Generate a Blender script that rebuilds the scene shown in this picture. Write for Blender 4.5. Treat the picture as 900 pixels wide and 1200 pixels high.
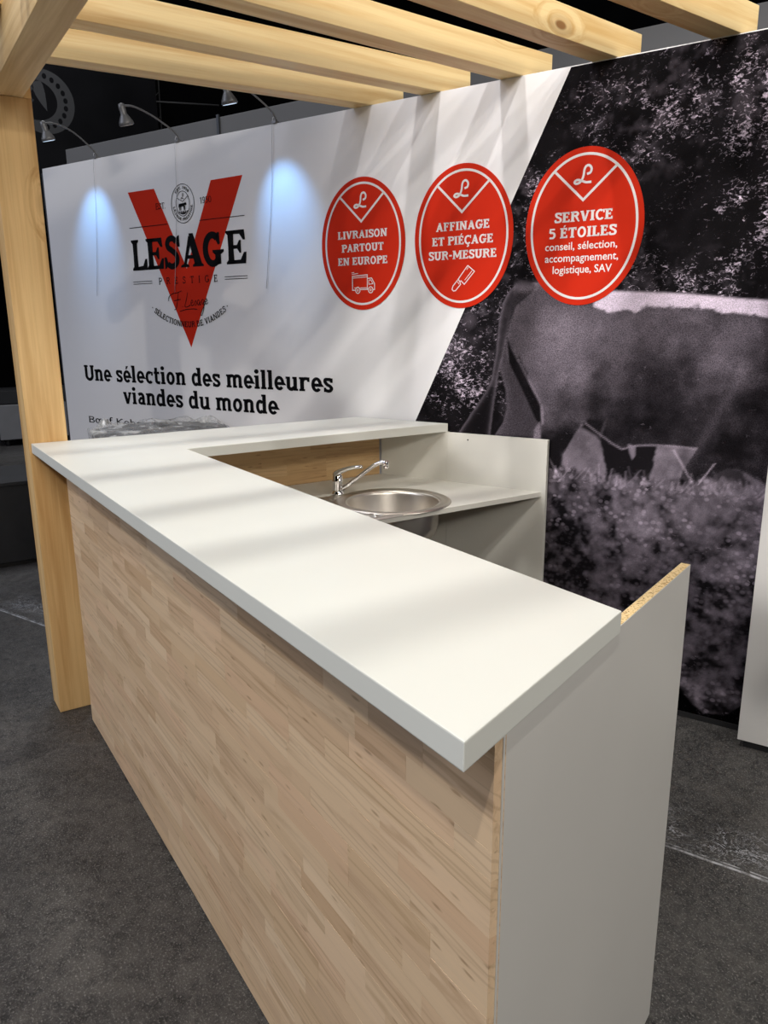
import bpy, bmesh, math, random
import numpy as np
from mathutils import Matrix, Vector
random.seed(7)
rng = np.random.RandomState(11)
for o in list(bpy.data.objects): bpy.data.objects.remove(o, do_unlink=True)
scn = bpy.context.scene
COL = scn.collection
PI = math.pi

# ------------------------------------------------------------------ camera, world, light, exposure
# frame: x along the long counter towards the near end, y inwards from the wooden front, z up; origin at the far corner of the worktop
cam_d = bpy.data.cameras.new('camera')
cam = bpy.data.objects.new('camera', cam_d); COL.objects.link(cam)
RT = Vector((.5507, .8347, -.0074)).normalized(); FW = Vector((-.8120, .5340, -.2368)).normalized()
UP = RT.cross(FW).normalized(); RT = FW.cross(UP).normalized()
M = Matrix((RT, UP, -FW)).transposed().to_4x4(); M.translation = Vector((3.160, -.466, 1.556))
cam.matrix_world = M
cam_d.sensor_fit = 'VERTICAL'; cam_d.sensor_height = 36; cam_d.lens = 893.88 / 1200 * 36
cam_d.clip_start = .02
scn.camera = cam

world = bpy.data.worlds.new('hall_ambient'); scn.world = world; world.use_nodes = True
wb = world.node_tree.nodes['Background']; wb.inputs[0].default_value = (.8, .85, 1, 1); wb.inputs[1].default_value = .02
scn.view_settings.view_transform = 'Standard'; scn.view_settings.look = 'None'
scn.view_settings.gamma = 1; scn.view_settings.use_curve_mapping = False
scn.view_settings.exposure = 0.0

def area(name, loc, target, power, size, color, size_y=None, spread=PI):
    d = bpy.data.lights.new(name, 'AREA'); d.energy = power; d.size = size; d.color = color
    if size_y: d.shape = 'RECTANGLE'; d.size_y = size_y
    d.spread = spread
    o = bpy.data.objects.new(name, d); COL.objects.link(o); o.location = loc
    o.rotation_euler = (Vector(target) - Vector(loc)).to_track_quat('-Z', 'Y').to_euler()
    return o
def spot(name, loc, target, power, radius, color, angle=60, blend=.6):
    d = bpy.data.lights.new(name, 'SPOT'); d.energy = power; d.shadow_soft_size = radius; d.color = color
    d.spot_size = math.radians(angle); d.spot_blend = blend
    o = bpy.data.objects.new(name, d); COL.objects.link(o); o.location = loc
    o.rotation_euler = (Vector(target) - Vector(loc)).to_track_quat('-Z', 'Y').to_euler()
    return o
# floodlights inferred from the beam shadows, plus unseen lamps added to brighten dim parts
spot('hall_and_fill_light', (.53, .95, 7.0), (1.9, .5, 1.0), 500, .17, (1, .97, .90), 42, .7)
spot('hall_and_fill_light', (2.2, -3.6, 6.0), (1.7, .1, .5), 470, .15, (1, .97, .90), 50, .7)  # unseen spot added to light the wooden front
spot('hall_and_fill_light', (5.0, -2.6, 6.4), (2.6, 1.2, 1.0), 500, .08, (1, .95, .88), 50, .6)
spot('hall_and_fill_light', (8.4, -.8, 4.2), (.9, 1.0, 2.45), 620, .35, (1, .94, .84), 30, .8)
spot('hall_and_fill_light', (2.9, -3.6, 6.6), (3.0, 2.0, 1.7), 130, .10, (1, .95, .90), 36, .6)
spot('hall_and_fill_light', (4.6, -.6, 5.2), (1.2, 2.2, 2.0), 250, .08, (1, .96, .92), 34, .7)  # unseen spot added to brighten the right of the wall
spot('hall_and_fill_light', (2.4, -3.2, 5.6), (1.45, 2.15, 2.1), 480, .08, (1, .96, .94), 32, .8)
spot('hall_and_fill_light', (.75, -3.4, 5.9), (1.35, 2.05, 2.0), 560, .07, (1, .96, .94), 30, .8)
spot('hall_and_fill_light', (3.6, -2.8, 5.4), (1.6, 2.2, 2.0), 240, .08, (1, .96, .94), 34, .8)
area('hall_and_fill_light', (-1.5, -6, 5.5), (0, 0, .8), 265, 5, (.80, .85, 1))  # unseen cool fill added to soften the shadows
area('hall_and_fill_light', (2, 0, 8.5), (2, 0, 0), 20, 6, (1, .97, .93))  # unseen overhead fill added for ambience
area('hall_and_fill_light', (8, 3, 6), (1, 1, 1.5), 190, 2, (1, .96, .90))  # unseen fill added for the interior and the beams
spot('hall_and_fill_light', (4.6, -3.4, 5.2), (-.1, .05, 1.75), 260, .08, (1, .95, .86), 17, .7)  # unseen narrow spot added to brighten the post
area('hall_and_fill_light', (6.5, -1.5, 3.6), (0, .5, 1.6), 60, 1.2, (1, .96, .90))  # unseen low fill added for faces turned to the near end
area('hall_and_fill_light', (-3.5, 1, 7.5), (-6.5, 2, 2.5), 320, 3, (.95, .97, 1))  # unseen fill added so the far banner shows
spot('hall_and_fill_light', (-6, 1.2, 7.5), (-9.6, .9, .3), 900, .3, (.95, .97, 1), 45, .8)  # unseen spot added to lift the dark cases behind the post

# ------------------------------------------------------------------ wall frame
WA = math.radians(23.37)
W0 = Vector((-2.121, .553, 0)); WD = Vector((math.cos(WA), math.sin(WA), 0)); WN = Vector((math.sin(WA), -math.cos(WA), 0))
WZ = 2.494
def wp(s, z, off=0.0):
    return W0 + WD * s + WN * off + Vector((0, 0, z))
WALLM = Matrix((WD, Vector((0, 0, 1)), WN)).transposed().to_4x4(); WALLM.translation = W0   # local x = s, local y = z, local z = off

# ------------------------------------------------------------------ helpers
def link(name, me, mat=None, parent=None, matrix=None):
    o = bpy.data.objects.new(name, me); COL.objects.link(o)
    if mat is not None and me is not None:
        me.materials.append(mat)
    if matrix is not None: o.matrix_world = matrix
    if parent is not None:
        o.parent = parent
        if matrix is not None: o.matrix_parent_inverse = parent.matrix_world.inverted()
    return o
def tag(o, label=None, cat=None, group=None, kind=None):
    if label: o['label'] = label
    if cat: o['category'] = cat
    if group: o['group'] = group
    if kind: o['kind'] = kind
    return o
def empty(name, loc=(0, 0, 0), label=None, cat=None, group=None, matrix=None):
    o = bpy.data.objects.new(name, None); COL.objects.link(o); o.empty_display_size = .1
    if matrix is not None: o.matrix_world = matrix
    else: o.matrix_world = Matrix.Translation(loc)
    return tag(o, label, cat, group)
def mesh(name, verts, faces, smooth=False):
    me = bpy.data.meshes.new(name); me.from_pydata([tuple(v) for v in verts], [], faces); me.update()
    if smooth:
        for p in me.polygons: p.use_smooth = True
    return me
def prism(name, pts, z0, z1, bevel=0.0):
    """polygon (ccw) in xy extruded z0..z1, bevelled"""
    bm = bmesh.new()
    lo = [bm.verts.new((p[0], p[1], z0)) for p in pts]; hi = [bm.verts.new((p[0], p[1], z1)) for p in pts]
    bm.faces.new(list(reversed(lo))); bm.faces.new(hi)
    n = len(pts)
    for i in range(n): bm.faces.new((lo[i], lo[(i + 1) % n], hi[(i + 1) % n], hi[i]))
    bmesh.ops.recalc_face_normals(bm, faces=bm.faces[:])
    if bevel: bmesh.ops.bevel(bm, geom=bm.edges[:], offset=bevel, segments=2, affect='EDGES', profile=.6)
    me = bpy.data.meshes.new(name); bm.to_mesh(me); bm.free(); return me
def box(name, a, b, bevel=0.0):
    return prism(name, [(a[0], a[1]), (b[0], a[1]), (b[0], b[1]), (a[0], b[1])], a[2], b[2], bevel)
def lathe(name, prof, n=48, center=(0, 0), closed=False):
    vs, fs = [], []
    for r, z in prof:
        for i in range(n):
            a = 2 * PI * i / n; vs.append((center[0] + r * math.cos(a), center[1] + r * math.sin(a), z))
    for j in range(len(prof) - 1):
        for i in range(n):
            k = (i + 1) % n; fs.append((j * n + i, j * n + k, (j + 1) * n + k, (j + 1) * n + i))
    if closed:
        fs.append(tuple(reversed(range(n)))); fs.append(tuple(range((len(prof) - 1) * n, len(prof) * n)))
    return mesh(name, vs, fs, True)
def tube(name, pts, rad, n=12):
    """swept tube with per point radius"""
    pts = [Vector(p) for p in pts]
    if not hasattr(rad, '__len__'): rad = [rad] * len(pts)
    vs, fs = [], []; prev = None
    for i, p in enumerate(pts):
        t = (pts[min(i + 1, len(pts) - 1)] - pts[max(i - 1, 0)]).normalized()
        if prev is None:
            prev = t.cross(Vector((0, 0, 1)) if abs(t.z) < .9 else Vector((1, 0, 0))).normalized()
        u = (prev - t * prev.dot(t)).normalized(); w = t.cross(u); prev = u
        for k in range(n):
            a = 2 * PI * k / n; vs.append(p + (u * math.cos(a) + w * math.sin(a)) * rad[i])
    for j in range(len(pts) - 1):
        for k in range(n):
            q = (k + 1) % n; fs.append((j * n + k, j * n + q, (j + 1) * n + q, (j + 1) * n + k))
    fs.append(tuple(reversed(range(n)))); fs.append(tuple(range((len(pts) - 1) * n, len(pts) * n)))
    return mesh(name, vs, fs, True)
def smooth_path(pts, k=6):
    out = []; P = [Vector(p) for p in pts]; P = [P[0] * 2 - P[1]] + P + [P[-1] * 2 - P[-2]]
    for i in range(1, len(P) - 2):
        for j in range(k):
            t = j / k; a, b, c, d = P[i - 1], P[i], P[i + 1], P[i + 2]
            out.append(.5 * ((2 * b) + (c - a) * t + (2 * a - 5 * b + 4 * c - d) * t * t + (3 * b - a - 3 * c + d) * t ** 3))
    out.append(P[-2]); return out

# ------------------------------------------------------------------ materials
def new_mat(name, color=(.5, .5, .5), rough=.5, metal=0.0, spec=.5):
    m = bpy.data.materials.new(name); m.use_nodes = True
    b = m.node_tree.nodes['Principled BSDF']
    b.inputs['Base Color'].default_value = (*color, 1); b.inputs['Roughness'].default_value = rough
    b.inputs['Metallic'].default_value = metal; b.inputs['Specular IOR Level'].default_value = spec
    return m, m.node_tree, b
class NT:
    def __init__(s, nt): s.nt = nt
    def n(s, t, **kw):
        x = s.nt.nodes.new(t)
        for k, v in kw.items():
            if k.startswith('i_'): x.inputs[k[2:].replace('_', ' ')].default_value = v
            else: setattr(x, k, v)
        return x
    def l(s, a, b): s.nt.links.new(a, b)
    def ramp(s, fac, stops, interp='LINEAR'):
        r = s.n('ShaderNodeValToRGB'); r.color_ramp.interpolation = interp
        e = r.color_ramp.elements
        while len(e) < len(stops): e.new(.5)
        for i, (p, c) in enumerate(stops):
            e[i].position = p; e[i].color = (*c, 1) if len(c) == 3 else c
        s.l(fac, r.inputs[0]); return r.outputs[0]
    def math(s, op, a, b=None, clamp=False):
        x = s.n('ShaderNodeMath', operation=op, use_clamp=clamp)
        for i, v in enumerate((a, b)):
            if v is None: continue
            if isinstance(v, (int, float)): x.inputs[i].default_value = v
            else: s.l(v, x.inputs[i])
        return x.outputs[0]
    def mix(s, fac, a, b, mode='MIX'):
        x = s.n('ShaderNodeMix', data_type='RGBA', blend_type=mode)
        for idx, v in ((0, fac), (6, a), (7, b)):
            if isinstance(v, (int, float)): x.inputs[idx].default_value = v
            elif isinstance(v, tuple): x.inputs[idx].default_value = (*v, 1)
            else: s.l(v, x.inputs[idx])
        return x.outputs[2]
    def bump(s, h, bsdf, strength=.2, dist=.002):
        b = s.n('ShaderNodeBump'); b.inputs['Strength'].default_value = strength; b.inputs['Distance'].default_value = dist
        s.l(h, b.inputs['Height']); s.l(b.outputs[0], bsdf.inputs['Normal'])
def plain(name, color, rough=.5, metal=0.0, var=.04, scale=8.0, spec=.5, bump=0.0):
    """surface of one colour with slight mottling and surface grain"""
    m, nt, b = new_mat(name, color, rough, metal, spec); t = NT(nt)
    tc = t.n('ShaderNodeTexCoord'); no = t.n('ShaderNodeTexNoise', i_Scale=scale, i_Detail=4.0)
    t.l(tc.outputs['Object'], no.inputs['Vector'])
    c0 = tuple(max(0, c * (1 - var)) for c in color); c1 = tuple(min(1, c * (1 + var)) for c in color)
    t.l(t.ramp(no.outputs['Fac'], [(.3, c0), (.7, c1)]), b.inputs['Base Color'])
    r = t.math('MULTIPLY_ADD', no.outputs['Fac'], .12); r.node.inputs[2].default_value = rough - .06
    t.l(r, b.inputs['Roughness'])
    if bump:
        n2 = t.n('ShaderNodeTexNoise', i_Scale=180.0, i_Detail=2.0); t.l(tc.outputs['Object'], n2.inputs['Vector'])
        t.bump(n2.outputs['Fac'], b, bump, .001)
    return m
def pine(name, light, dark, axis=0, rough=.55, seed=0.0, streak=1.0):
    m, nt, b = new_mat(name, light, rough); t = NT(nt)
    tc = t.n('ShaderNodeTexCoord'); oi = t.n('ShaderNodeObjectInfo')
    off = t.n('ShaderNodeVectorMath', operation='SCALE'); off.inputs[0].default_value = (7.3, 5.1, 9.7); t.l(t.math('ADD', oi.outputs['Random'], seed), off.inputs['Scale'])
    ad = t.n('ShaderNodeVectorMath', operation='ADD'); t.l(tc.outputs['Object'], ad.inputs[0]); t.l(off.outputs[0], ad.inputs[1])
    sc = [22.0, 22.0, 22.0]; sc[axis] = .9
    mp = t.n('ShaderNodeMapping'); mp.inputs['Scale'].default_value = sc; t.l(ad.outputs[0], mp.inputs[0])
    # knots
    ks = [3.2, 3.2, 3.2]; ks[axis] = 1.5
    mk = t.n('ShaderNodeMapping'); mk.inputs['Scale'].default_value = ks; t.l(ad.outputs[0], mk.inputs[0])
    vo = t.n('ShaderNodeTexVoronoi', i_Scale=1.0, i_Randomness=1.0); t.l(mk.outputs[0], vo.inputs['Vector'])
    near = t.ramp(vo.outputs['Distance'], [(.0, (1, 1, 1)), (.22, (0, 0, 0))])
    # grain bent around the knots
    wv = t.n('ShaderNodeTexNoise', i_Scale=1.0, i_Detail=5.0, i_Roughness=.55, i_Distortion=.4)
    bend = t.n('ShaderNodeVectorMath', operation='ADD'); t.l(mp.outputs[0], bend.inputs[0])
    bs = t.n('ShaderNodeVectorMath', operation='SCALE'); bs.inputs[0].default_value = (1, 1, 1); t.l(t.math('MULTIPLY', near, 2.5), bs.inputs['Scale'])
    t.l(bs.outputs[0], bend.inputs[1]); t.l(bend.outputs[0], wv.inputs['Vector'])
    mid = tuple((a * .6 + c * .4) for a, c in zip(light, dark))
    col = t.ramp(wv.outputs['Fac'], [(.34, dark), (.47, mid), (.56, light), (.75, tuple(min(1, a * 1.08) for a in light))])
    fine_s = [160.0] * 3; fine_s[axis] = 3.0
    mf = t.n('ShaderNodeMapping'); mf.inputs['Scale'].default_value = fine_s; t.l(ad.outputs[0], mf.inputs[0])
    fn = t.n('ShaderNodeTexNoise', i_Scale=1.0, i_Detail=3.0); t.l(mf.outputs[0], fn.inputs['Vector'])
    col = t.mix(t.math('MULTIPLY', t.ramp(fn.outputs['Fac'], [(.45, (0, 0, 0)), (.75, (1, 1, 1))]), .35 * streak), col, dark)
    kc = t.ramp(vo.outputs['Distance'], [(.0, (1, 1, 1)), (.045, (1, 1, 1)), (.06, (.25, .25, .25)), (.085, (.35, .35, .35)), (.12, (0, 0, 0))])
    col = t.mix(kc, col, (dark[0] * .42, dark[1] * .32, dark[2] * .28))
    t.l(col, b.inputs['Base Color']); t.bump(fn.outputs['Fac'], b, .25, .001)
    return m
def stave_mat(name, tones, rough=.5):
    m, nt, b = new_mat(name, tones[0], rough); t = NT(nt)
    tc = t.n('ShaderNodeTexCoord'); oi = t.n('ShaderNodeObjectInfo')
    off = t.n('ShaderNodeVectorMath', operation='SCALE'); off.inputs[0].default_value = (71.3, 53.1, 97.7); t.l(oi.outputs['Random'], off.inputs['Scale'])
    ad = t.n('ShaderNodeVectorMath', operation='ADD'); t.l(tc.outputs['Object'], ad.inputs[0]); t.l(off.outputs[0], ad.inputs[1])
    n = len(tones)
    base = t.ramp(oi.outputs['Random'], [(i / (n - 1), c) for i, c in enumerate(tones)])
    mp = t.n('ShaderNodeMapping'); mp.inputs['Scale'].default_value = (2.2, 60, 34); t.l(ad.outputs[0], mp.inputs[0])
    g = t.n('ShaderNodeTexNoise', i_Scale=1.0, i_Detail=5.0, i_Roughness=.6, i_Distortion=1.2); t.l(mp.outputs[0], g.inputs['Vector'])
    gf = t.ramp(g.outputs['Fac'], [(.35, (.80, .76, .71)), (.5, (1, 1, 1)), (.7, (1.05, 1.04, 1.02))])
    col = t.mix(1.0, base, gf, 'MULTIPLY')
    # cathedral rings on some staves
    mw = t.n('ShaderNodeMapping'); mw.inputs['Scale'].default_value = (5, 30, 26); t.l(ad.outputs[0], mw.inputs[0])
    w = t.n('ShaderNodeTexWave', wave_type='RINGS', rings_direction='SPHERICAL'); w.inputs['Scale'].default_value = .9; w.inputs['Distortion'].default_value = 5; w.inputs['Detail'].default_value = 2
    t.l(mw.outputs[0], w.inputs['Vector'])
    sel = t.ramp(t.math('FRACT', t.math('MULTIPLY', oi.outputs['Random'], 17.3)), [(.72, (0, 0, 0)), (.8, (1, 1, 1))])
    wf = t.math('MULTIPLY', t.ramp(w.outputs['Fac'], [(.0, (1, 1, 1)), (.25, (0, 0, 0))]), t.math('MULTIPLY', sel, .28))
    col = t.mix(wf, col, (tones[0][0] * .5, tones[0][1] * .42, tones[0][2] * .34))
    # small dark mineral streaks
    mv = t.n('ShaderNodeMapping'); mv.inputs['Scale'].default_value = (9, 40, 40); t.l(ad.outputs[0], mv.inputs[0])
    v = t.n('ShaderNodeTexVoronoi', i_Scale=1.0); t.l(mv.outputs[0], v.inputs['Vector'])
    sp = t.math('MULTIPLY', t.ramp(v.outputs['Distance'], [(.06, (1, 1, 1)), (.14, (0, 0, 0))]), .55)
    col = t.mix(sp, col, (tones[0][0] * .45, tones[0][1] * .36, tones[0][2] * .28))
    t.l(col, b.inputs['Base Color']); t.bump(g.outputs['Fac'], b, .12, .0008)
    return m

MAT_WHITE = plain('white_laminate', (.735, .745, .70), .42, var=.012, scale=3, bump=.02)
MAT_GREYWHITE = plain('satin_white_board', (.66, .645, .615), .45, var=.015, scale=3, bump=.02)
MAT_BOARD = plain('cream_white_board', (.66, .645, .59), .45, var=.015, scale=4)
MAT_WALL = plain('printed_white_fabric', (.81, .80, .805), .6, var=.01, scale=2, bump=.03)
MAT_POST = pine('post_pine', (.80, .54, .25), (.58, .33, .12), axis=2, seed=1.7)
MAT_BEAM = pine('beam_spruce', (.92, .71, .37), (.74, .48, .19), axis=1, seed=3.1, streak=.7)
MAT_HEADER = pine('header_spruce', (.78, .58, .31), (.58, .38, .17), axis=0, seed=5.2)
MAT_STAVE = stave_mat('rubberwood_staves', [(.64, .45, .285), (.72, .51, .325), (.77, .57, .375), (.68, .48, .295), (.80, .60, .40), (.74, .51, .33), (.63, .43, .26)])
MAT_STAVE_BACK = stave_mat('rubberwood_back_staves', [(.52, .32, .15), (.60, .40, .20), (.66, .45, .24), (.56, .36, .17)])
MAT_RED = plain('red_vinyl', (.56, .021, .004), .7, var=.03, scale=2, spec=.12)
MAT_BLACK = plain('black_print', (.004, .004, .005), .75, var=.1, spec=.08)
MAT_PRINT_WHITE = plain('white_print', (.74, .70, .68), .55, var=.01)
MAT_STEEL = plain('brushed_stainless', (.62, .58, .53), .36, 1.0, var=.03, scale=8)
MAT_CHROME = plain('chrome', (.85, .85, .86), .07, 1.0, var=.01)
MAT_DARKMETAL = plain('dark_aluminium', (.07, .075, .085), .5, .6)
MAT_GREYMETAL = plain('grey_painted_metal', (.22, .22, .23), .45, .3)
MAT_HALL = plain('black_hall_drape', (.0035, .0035, .004), .9, var=.3, scale=1.5, spec=.02)
MAT_GREYWALL = plain('grey_partition_paint', (.125, .125, .128), .8, var=.05, scale=1.5)
MAT_RUBBER = plain('black_plastic', (.012, .012, .013), .5)
MAT_DARKGREY = plain('dark_grey_fabric', (.020, .020, .022), .85, var=.2)

def particle_mat():
    m, nt, b = new_mat('raw_particleboard', (.7, .5, .25), .85); t = NT(nt)
    tc = t.n('ShaderNodeTexCoord'); v = t.n('ShaderNodeTexVoronoi', i_Scale=330.0); t.l(tc.outputs['Object'], v.inputs['Vector'])
    n = t.n('ShaderNodeTexNoise', i_Scale=260.0, i_Detail=2.0); t.l(tc.outputs['Object'], n.inputs['Vector'])
    sep = t.n('ShaderNodeSeparateColor'); t.l(v.outputs['Color'], sep.inputs[0])
    c = t.ramp(sep.outputs[0], [(0, (.24, .13, .045)), (.14, (.52, .34, .14)), (.3, (.78, .57, .28)), (1, (.90, .70, .40))])
    c = t.mix(t.math('MULTIPLY', n.outputs['Fac'], .3), c, (.5, .33, .14)); t.l(c, b.inputs['Base Color']); t.bump(n.outputs['Fac'], b, .6, .001)
    return m
MAT_PARTICLE = particle_mat()

def floor_mat():
    m, nt, b = new_mat('worn_dark_concrete', (.06, .055, .05), .5); t = NT(nt)
    tc = t.n('ShaderNodeTexCoord'); P = tc.outputs['Object']
    def noise(s, d=5.0, r=.55, dist=0.0, vec=None):
        x = t.n('ShaderNodeTexNoise', i_Scale=s, i_Detail=d, i_Roughness=r, i_Distortion=dist); t.l(vec or P, x.inputs['Vector']); return x.outputs['Fac']
    big = noise(.9, 4); mid = noise(4.5, 6, .6, .8); fine = noise(38, 6, .75); grit = noise(170, 4, .75)
    col = t.ramp(big, [(.36, (.018, .017, .018)), (.5, (.038, .035, .033)), (.64, (.070, .064, .059))])
    col = t.mix(t.ramp(mid, [(.40, (.9, .9, .9)), (.56, (0, 0, 0))]), col, (.014, .0135, .015))
    col = t.mix(t.math('MULTIPLY', t.ramp(noise(2.1, 7, .65, 1.5), [(.52, (0, 0, 0)), (.72, (1, 1, 1))]), .5), col, (.085, .078, .070))
    dk = noise(15, 6, .7, .6); col = t.mix(t.math('MULTIPLY', t.ramp(dk, [(.42, (1, 1, 1)), (.56, (0, 0, 0))]), .8), col, (.011, .0105, .011))
    col = t.mix(t.math('MULTIPLY', t.ramp(fine, [(.44, (0, 0, 0)), (.62, (1, 1, 1))]), .7), col, (.082, .077, .073))
    col = t.mix(t.ramp(grit, [(.54, (0, 0, 0)), (.66, (.9, .9, .9))]), col, (.26, .25, .24))
    # long trowel scuffs
    mp = t.n('ShaderNodeMapping'); mp.inputs['Scale'].default_value = (1.5, 14, 1); mp.inputs['Rotation'].default_value = (0, 0, math.radians(-50)); t.l(P, mp.inputs[0])
    sc = noise(1.6, 6, .65, .6, mp.outputs[0]); col = t.mix(t.math('MULTIPLY', t.ramp(sc, [(.6, (0, 0, 0)), (.72, (1, 1, 1))]), .35), col, (.11, .105, .10))
    # hairline cracks
    nz = t.n('ShaderNodeTexNoise', i_Scale=2.0, i_Detail=3.0); t.l(P, nz.inputs['Vector'])
    va = t.n('ShaderNodeVectorMath', operation='ADD'); t.l(P, va.inputs[0])
    vs = t.n('ShaderNodeVectorMath', operation='SCALE'); vs.inputs['Scale'].default_value = .45; t.l(nz.outputs['Color'], vs.inputs[0]); t.l(vs.outputs[0], va.inputs[1])
    vo = t.n('ShaderNodeTexVoronoi', feature='DISTANCE_TO_EDGE', i_Scale=.8); t.l(va.outputs[0], vo.inputs['Vector'])
    col = t.mix(t.math('MULTIPLY', t.ramp(vo.outputs['Distance'], [(0, (1, 1, 1)), (.0025, (0, 0, 0))]), .14), col, (.22, .20, .19))
    # dusty seam between two floor slabs, parallel to the printed wall, with white scrape marks beside it
    sx = t.n('ShaderNodeSeparateXYZ'); t.l(P, sx.inputs[0])
    a = math.radians(22.6)
    d = t.math('ADD', t.math('MULTIPLY', sx.outputs[0], -math.sin(a)), t.math('MULTIPLY', sx.outputs[1], math.cos(a)))
    d = t.math('SUBTRACT', d, -math.sin(a) * -1.28 + math.cos(a) * .03)
    d = t.math('ADD', d, t.math('MULTIPLY', t.math('SUBTRACT', noise(5, 2), .5), .012))
    ad = t.math('ABSOLUTE', d); brk = noise(26, 3, .7)
    ln = t.math('MULTIPLY', t.ramp(ad, [(.002, (1, 1, 1)), (.0055, (0, 0, 0))]), t.ramp(brk, [(.38, (.25, .25, .25)), (.55, (1, 1, 1))]))
    ln2 = t.math('MULTIPLY', t.ramp(t.math('ABSOLUTE', t.math('SUBTRACT', d, .014)), [(.001, (.8, .8, .8)), (.004, (0, 0, 0))]), t.ramp(brk, [(.45, (0, 0, 0)), (.6, (1, 1, 1))]))
    col = t.mix(t.math('MAXIMUM', ln, ln2), col, (.50, .51, .54))
    band = t.ramp(t.math('ABSOLUTE', t.math('SUBTRACT', d, .12)), [(.02, (1, 1, 1)), (.13, (0, 0, 0))])
    scr = t.n('ShaderNodeTexNoise', i_Scale=13.0, i_Detail=6.0, i_Roughness=.62, i_Distortion=3.5); t.l(P, scr.inputs['Vector'])
    sl = t.ramp(t.math('ABSOLUTE', t.math('SUBTRACT', scr.outputs['Fac'], .5)), [(.0, (1, 1, 1)), (.022, (0, 0, 0))])
    patch = t.ramp(noise(3.2, 2), [(.42, (0, 0, 0)), (.54, (1, 1, 1))])
    col = t.mix(t.math('MULTIPLY', t.math('MULTIPLY', sl, band), patch), col, (.5, .51, .55))
    t.l(col, b.inputs['Base Color'])
    t.l(t.ramp(mid, [(.3, (.28, .28, .28)), (.7, (.52, .52, .52))]), b.inputs['Roughness'])
    h = t.math('ADD', t.math('MULTIPLY', fine, .6), grit); t.bump(h, b, .9, .004)
    return m
MAT_FLOOR = floor_mat()

# ------------------------------------------------------------------ setting
def struct(name, me, mat, parent=None):
    o = link(name, me, mat, parent)
    if parent is None: o['kind'] = 'structure'
    return o
struct('floor', box('floor', (-14, -9, -.1), (9, 12, 0)), MAT_FLOOR)
struct('ceiling', box('ceiling', (-14, -9, 9), (9, 12, 9.1)), MAT_HALL)
struct('wall_left', box('wall_left', (-12.9, -9, 0), (-12.7, 12, 9)), MAT_HALL)
struct('wall_far', box('wall_far', (-12.7, 9.9, 0), (9, 10.1, 9)), MAT_HALL)
struct('wall_front', box('wall_front', (-12.7, -9, 0), (9, -8.9, 9)), MAT_HALL)
struct('wall_near', box('wall_near', (8.9, -8.9, 0), (9, 9.9, 9)), MAT_HALL)

def wall_slab(name, s0, s1, z0, z1, off0, off1, bevel=.0):
    me = box(name, (s0, z0, off0), (s1, z1, off1), bevel); me.transform(WALLM); return me
wall_back = struct('wall_back', wall_slab('wall_back', 0, 5.3, 0, WZ, -.045, 0, .0015), MAT_WALL)
struct('trim_1', wall_slab('trim_1', -.03, -.001, 0, WZ - .02, -.05, -.012, .002), MAT_DARKMETAL)
struct('trim_2', wall_slab('trim_2', 2.5, 5.3, 0, .022, .0008, .006), MAT_RUBBER)
# a white return panel stands off the printed wall at the right, raised; a dark strip draws the shadow gap beneath
stub = struct('wall_right', wall_slab('wall_right', 4.128, 5.3, .028, 2.6, .09, .128, .002), MAT_GREYWHITE)
struct('shadow_gap_strip', wall_slab('shadow_gap_strip', 4.15, 5.3, 0, .0275, .095, .118), MAT_RUBBER)
# taller grey partition of the stand behind
struct('wall_behind', wall_slab('wall_behind', -1.42, 7.6, 0, 2.975, -1.28, -1.2, .003), MAT_GREYWALL)
struct('trim_4', wall_slab('trim_4', .305, .325, .01, 2.99, -1.199, -1.185), MAT_DARKMETAL)

# ------------------------------------------------------------------ pergola
def beam_obj(name, p0, p1, w, z0, z1, mat, label, cat, group=None):
    """timber from p0 to p1 (xy), local y runs along it"""
    a = Vector((p0[0], p0[1], 0)); b = Vector((p1[0], p1[1], 0)); d = (b - a); L = d.length
    me = box(name, (-w / 2, 0, 0), (w / 2, L, z1 - z0), .002)
    ang = math.atan2(d.y, d.x) - PI / 2
    m = Matrix.Translation((a.x, a.y, z0)) @ Matrix.Rotation(ang, 4, 'Z')
    return tag(link(name, me, mat, None, m), label, cat, group)
def post(x0, x1, y0, y1, top, label):
    me = box('wooden_post', (x0 - x1, 0, 0), (0, y1 - y0, top), .003)
    return tag(link('wooden_post', me, MAT_POST, None, Matrix.Translation((x1, y0, 0))), label, 'post')
post(-.142, -.003, -.008, .134, 2.346, 'square knotty pine post standing at the far corner of the white counter')
post(4.35, 4.49, -.008, .134, 2.346, 'square pine post behind the camera carrying the near end of the header')
hd = box('header_beam', (-.142, 0, 2.347), (4.49, .106, 2.493), .003)
tag(link('header_beam', hd, MAT_HEADER), 'thick wooden header beam resting on the post at top left', 'beam')
# a short block laps the post head up behind the header
tag(link('lap_block', box('lap_block', (-.142, .1075, 2.347), (-.003, .134, 2.44), .001), MAT_POST), 'thin wooden block on the post head beside the header', 'block')
beams = [(-.055, .053, 1.67, 'nearest the far post, lowest in the picture'), (.357, .357, 1.80, 'second from the far post'), (.792, .697, 1.95, 'third from the far post, with a round knot'),
         (1.20, 1.052, 2.07, 'fourth from the far post, ending beside the forest print'), (1.505, 1.425, 2.19, 'fifth from the far post, at the top right corner'), (1.87, 1.83, 2.35, 'sixth from the far post, above the picture'),
         (2.25, 2.24, 2.5, 'seventh from the far post, above the picture'), (2.64, 2.64, 2.65, 'eighth from the far post, above the picture'), (3.03, 3.03, 2.80, 'ninth from the far post, above the picture')]
for xa, xb, ye, where in beams:
    k = (xb - xa) / 1.55
    beam_obj('pergola_beam', (xa - k * .38, -.28), (xa + k * (ye - .1), ye), .09, 2.4945, 2.596, MAT_BEAM,
             'pale wooden pergola beam, ' + where, 'beam', 'pergola beams over the counter')

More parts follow.
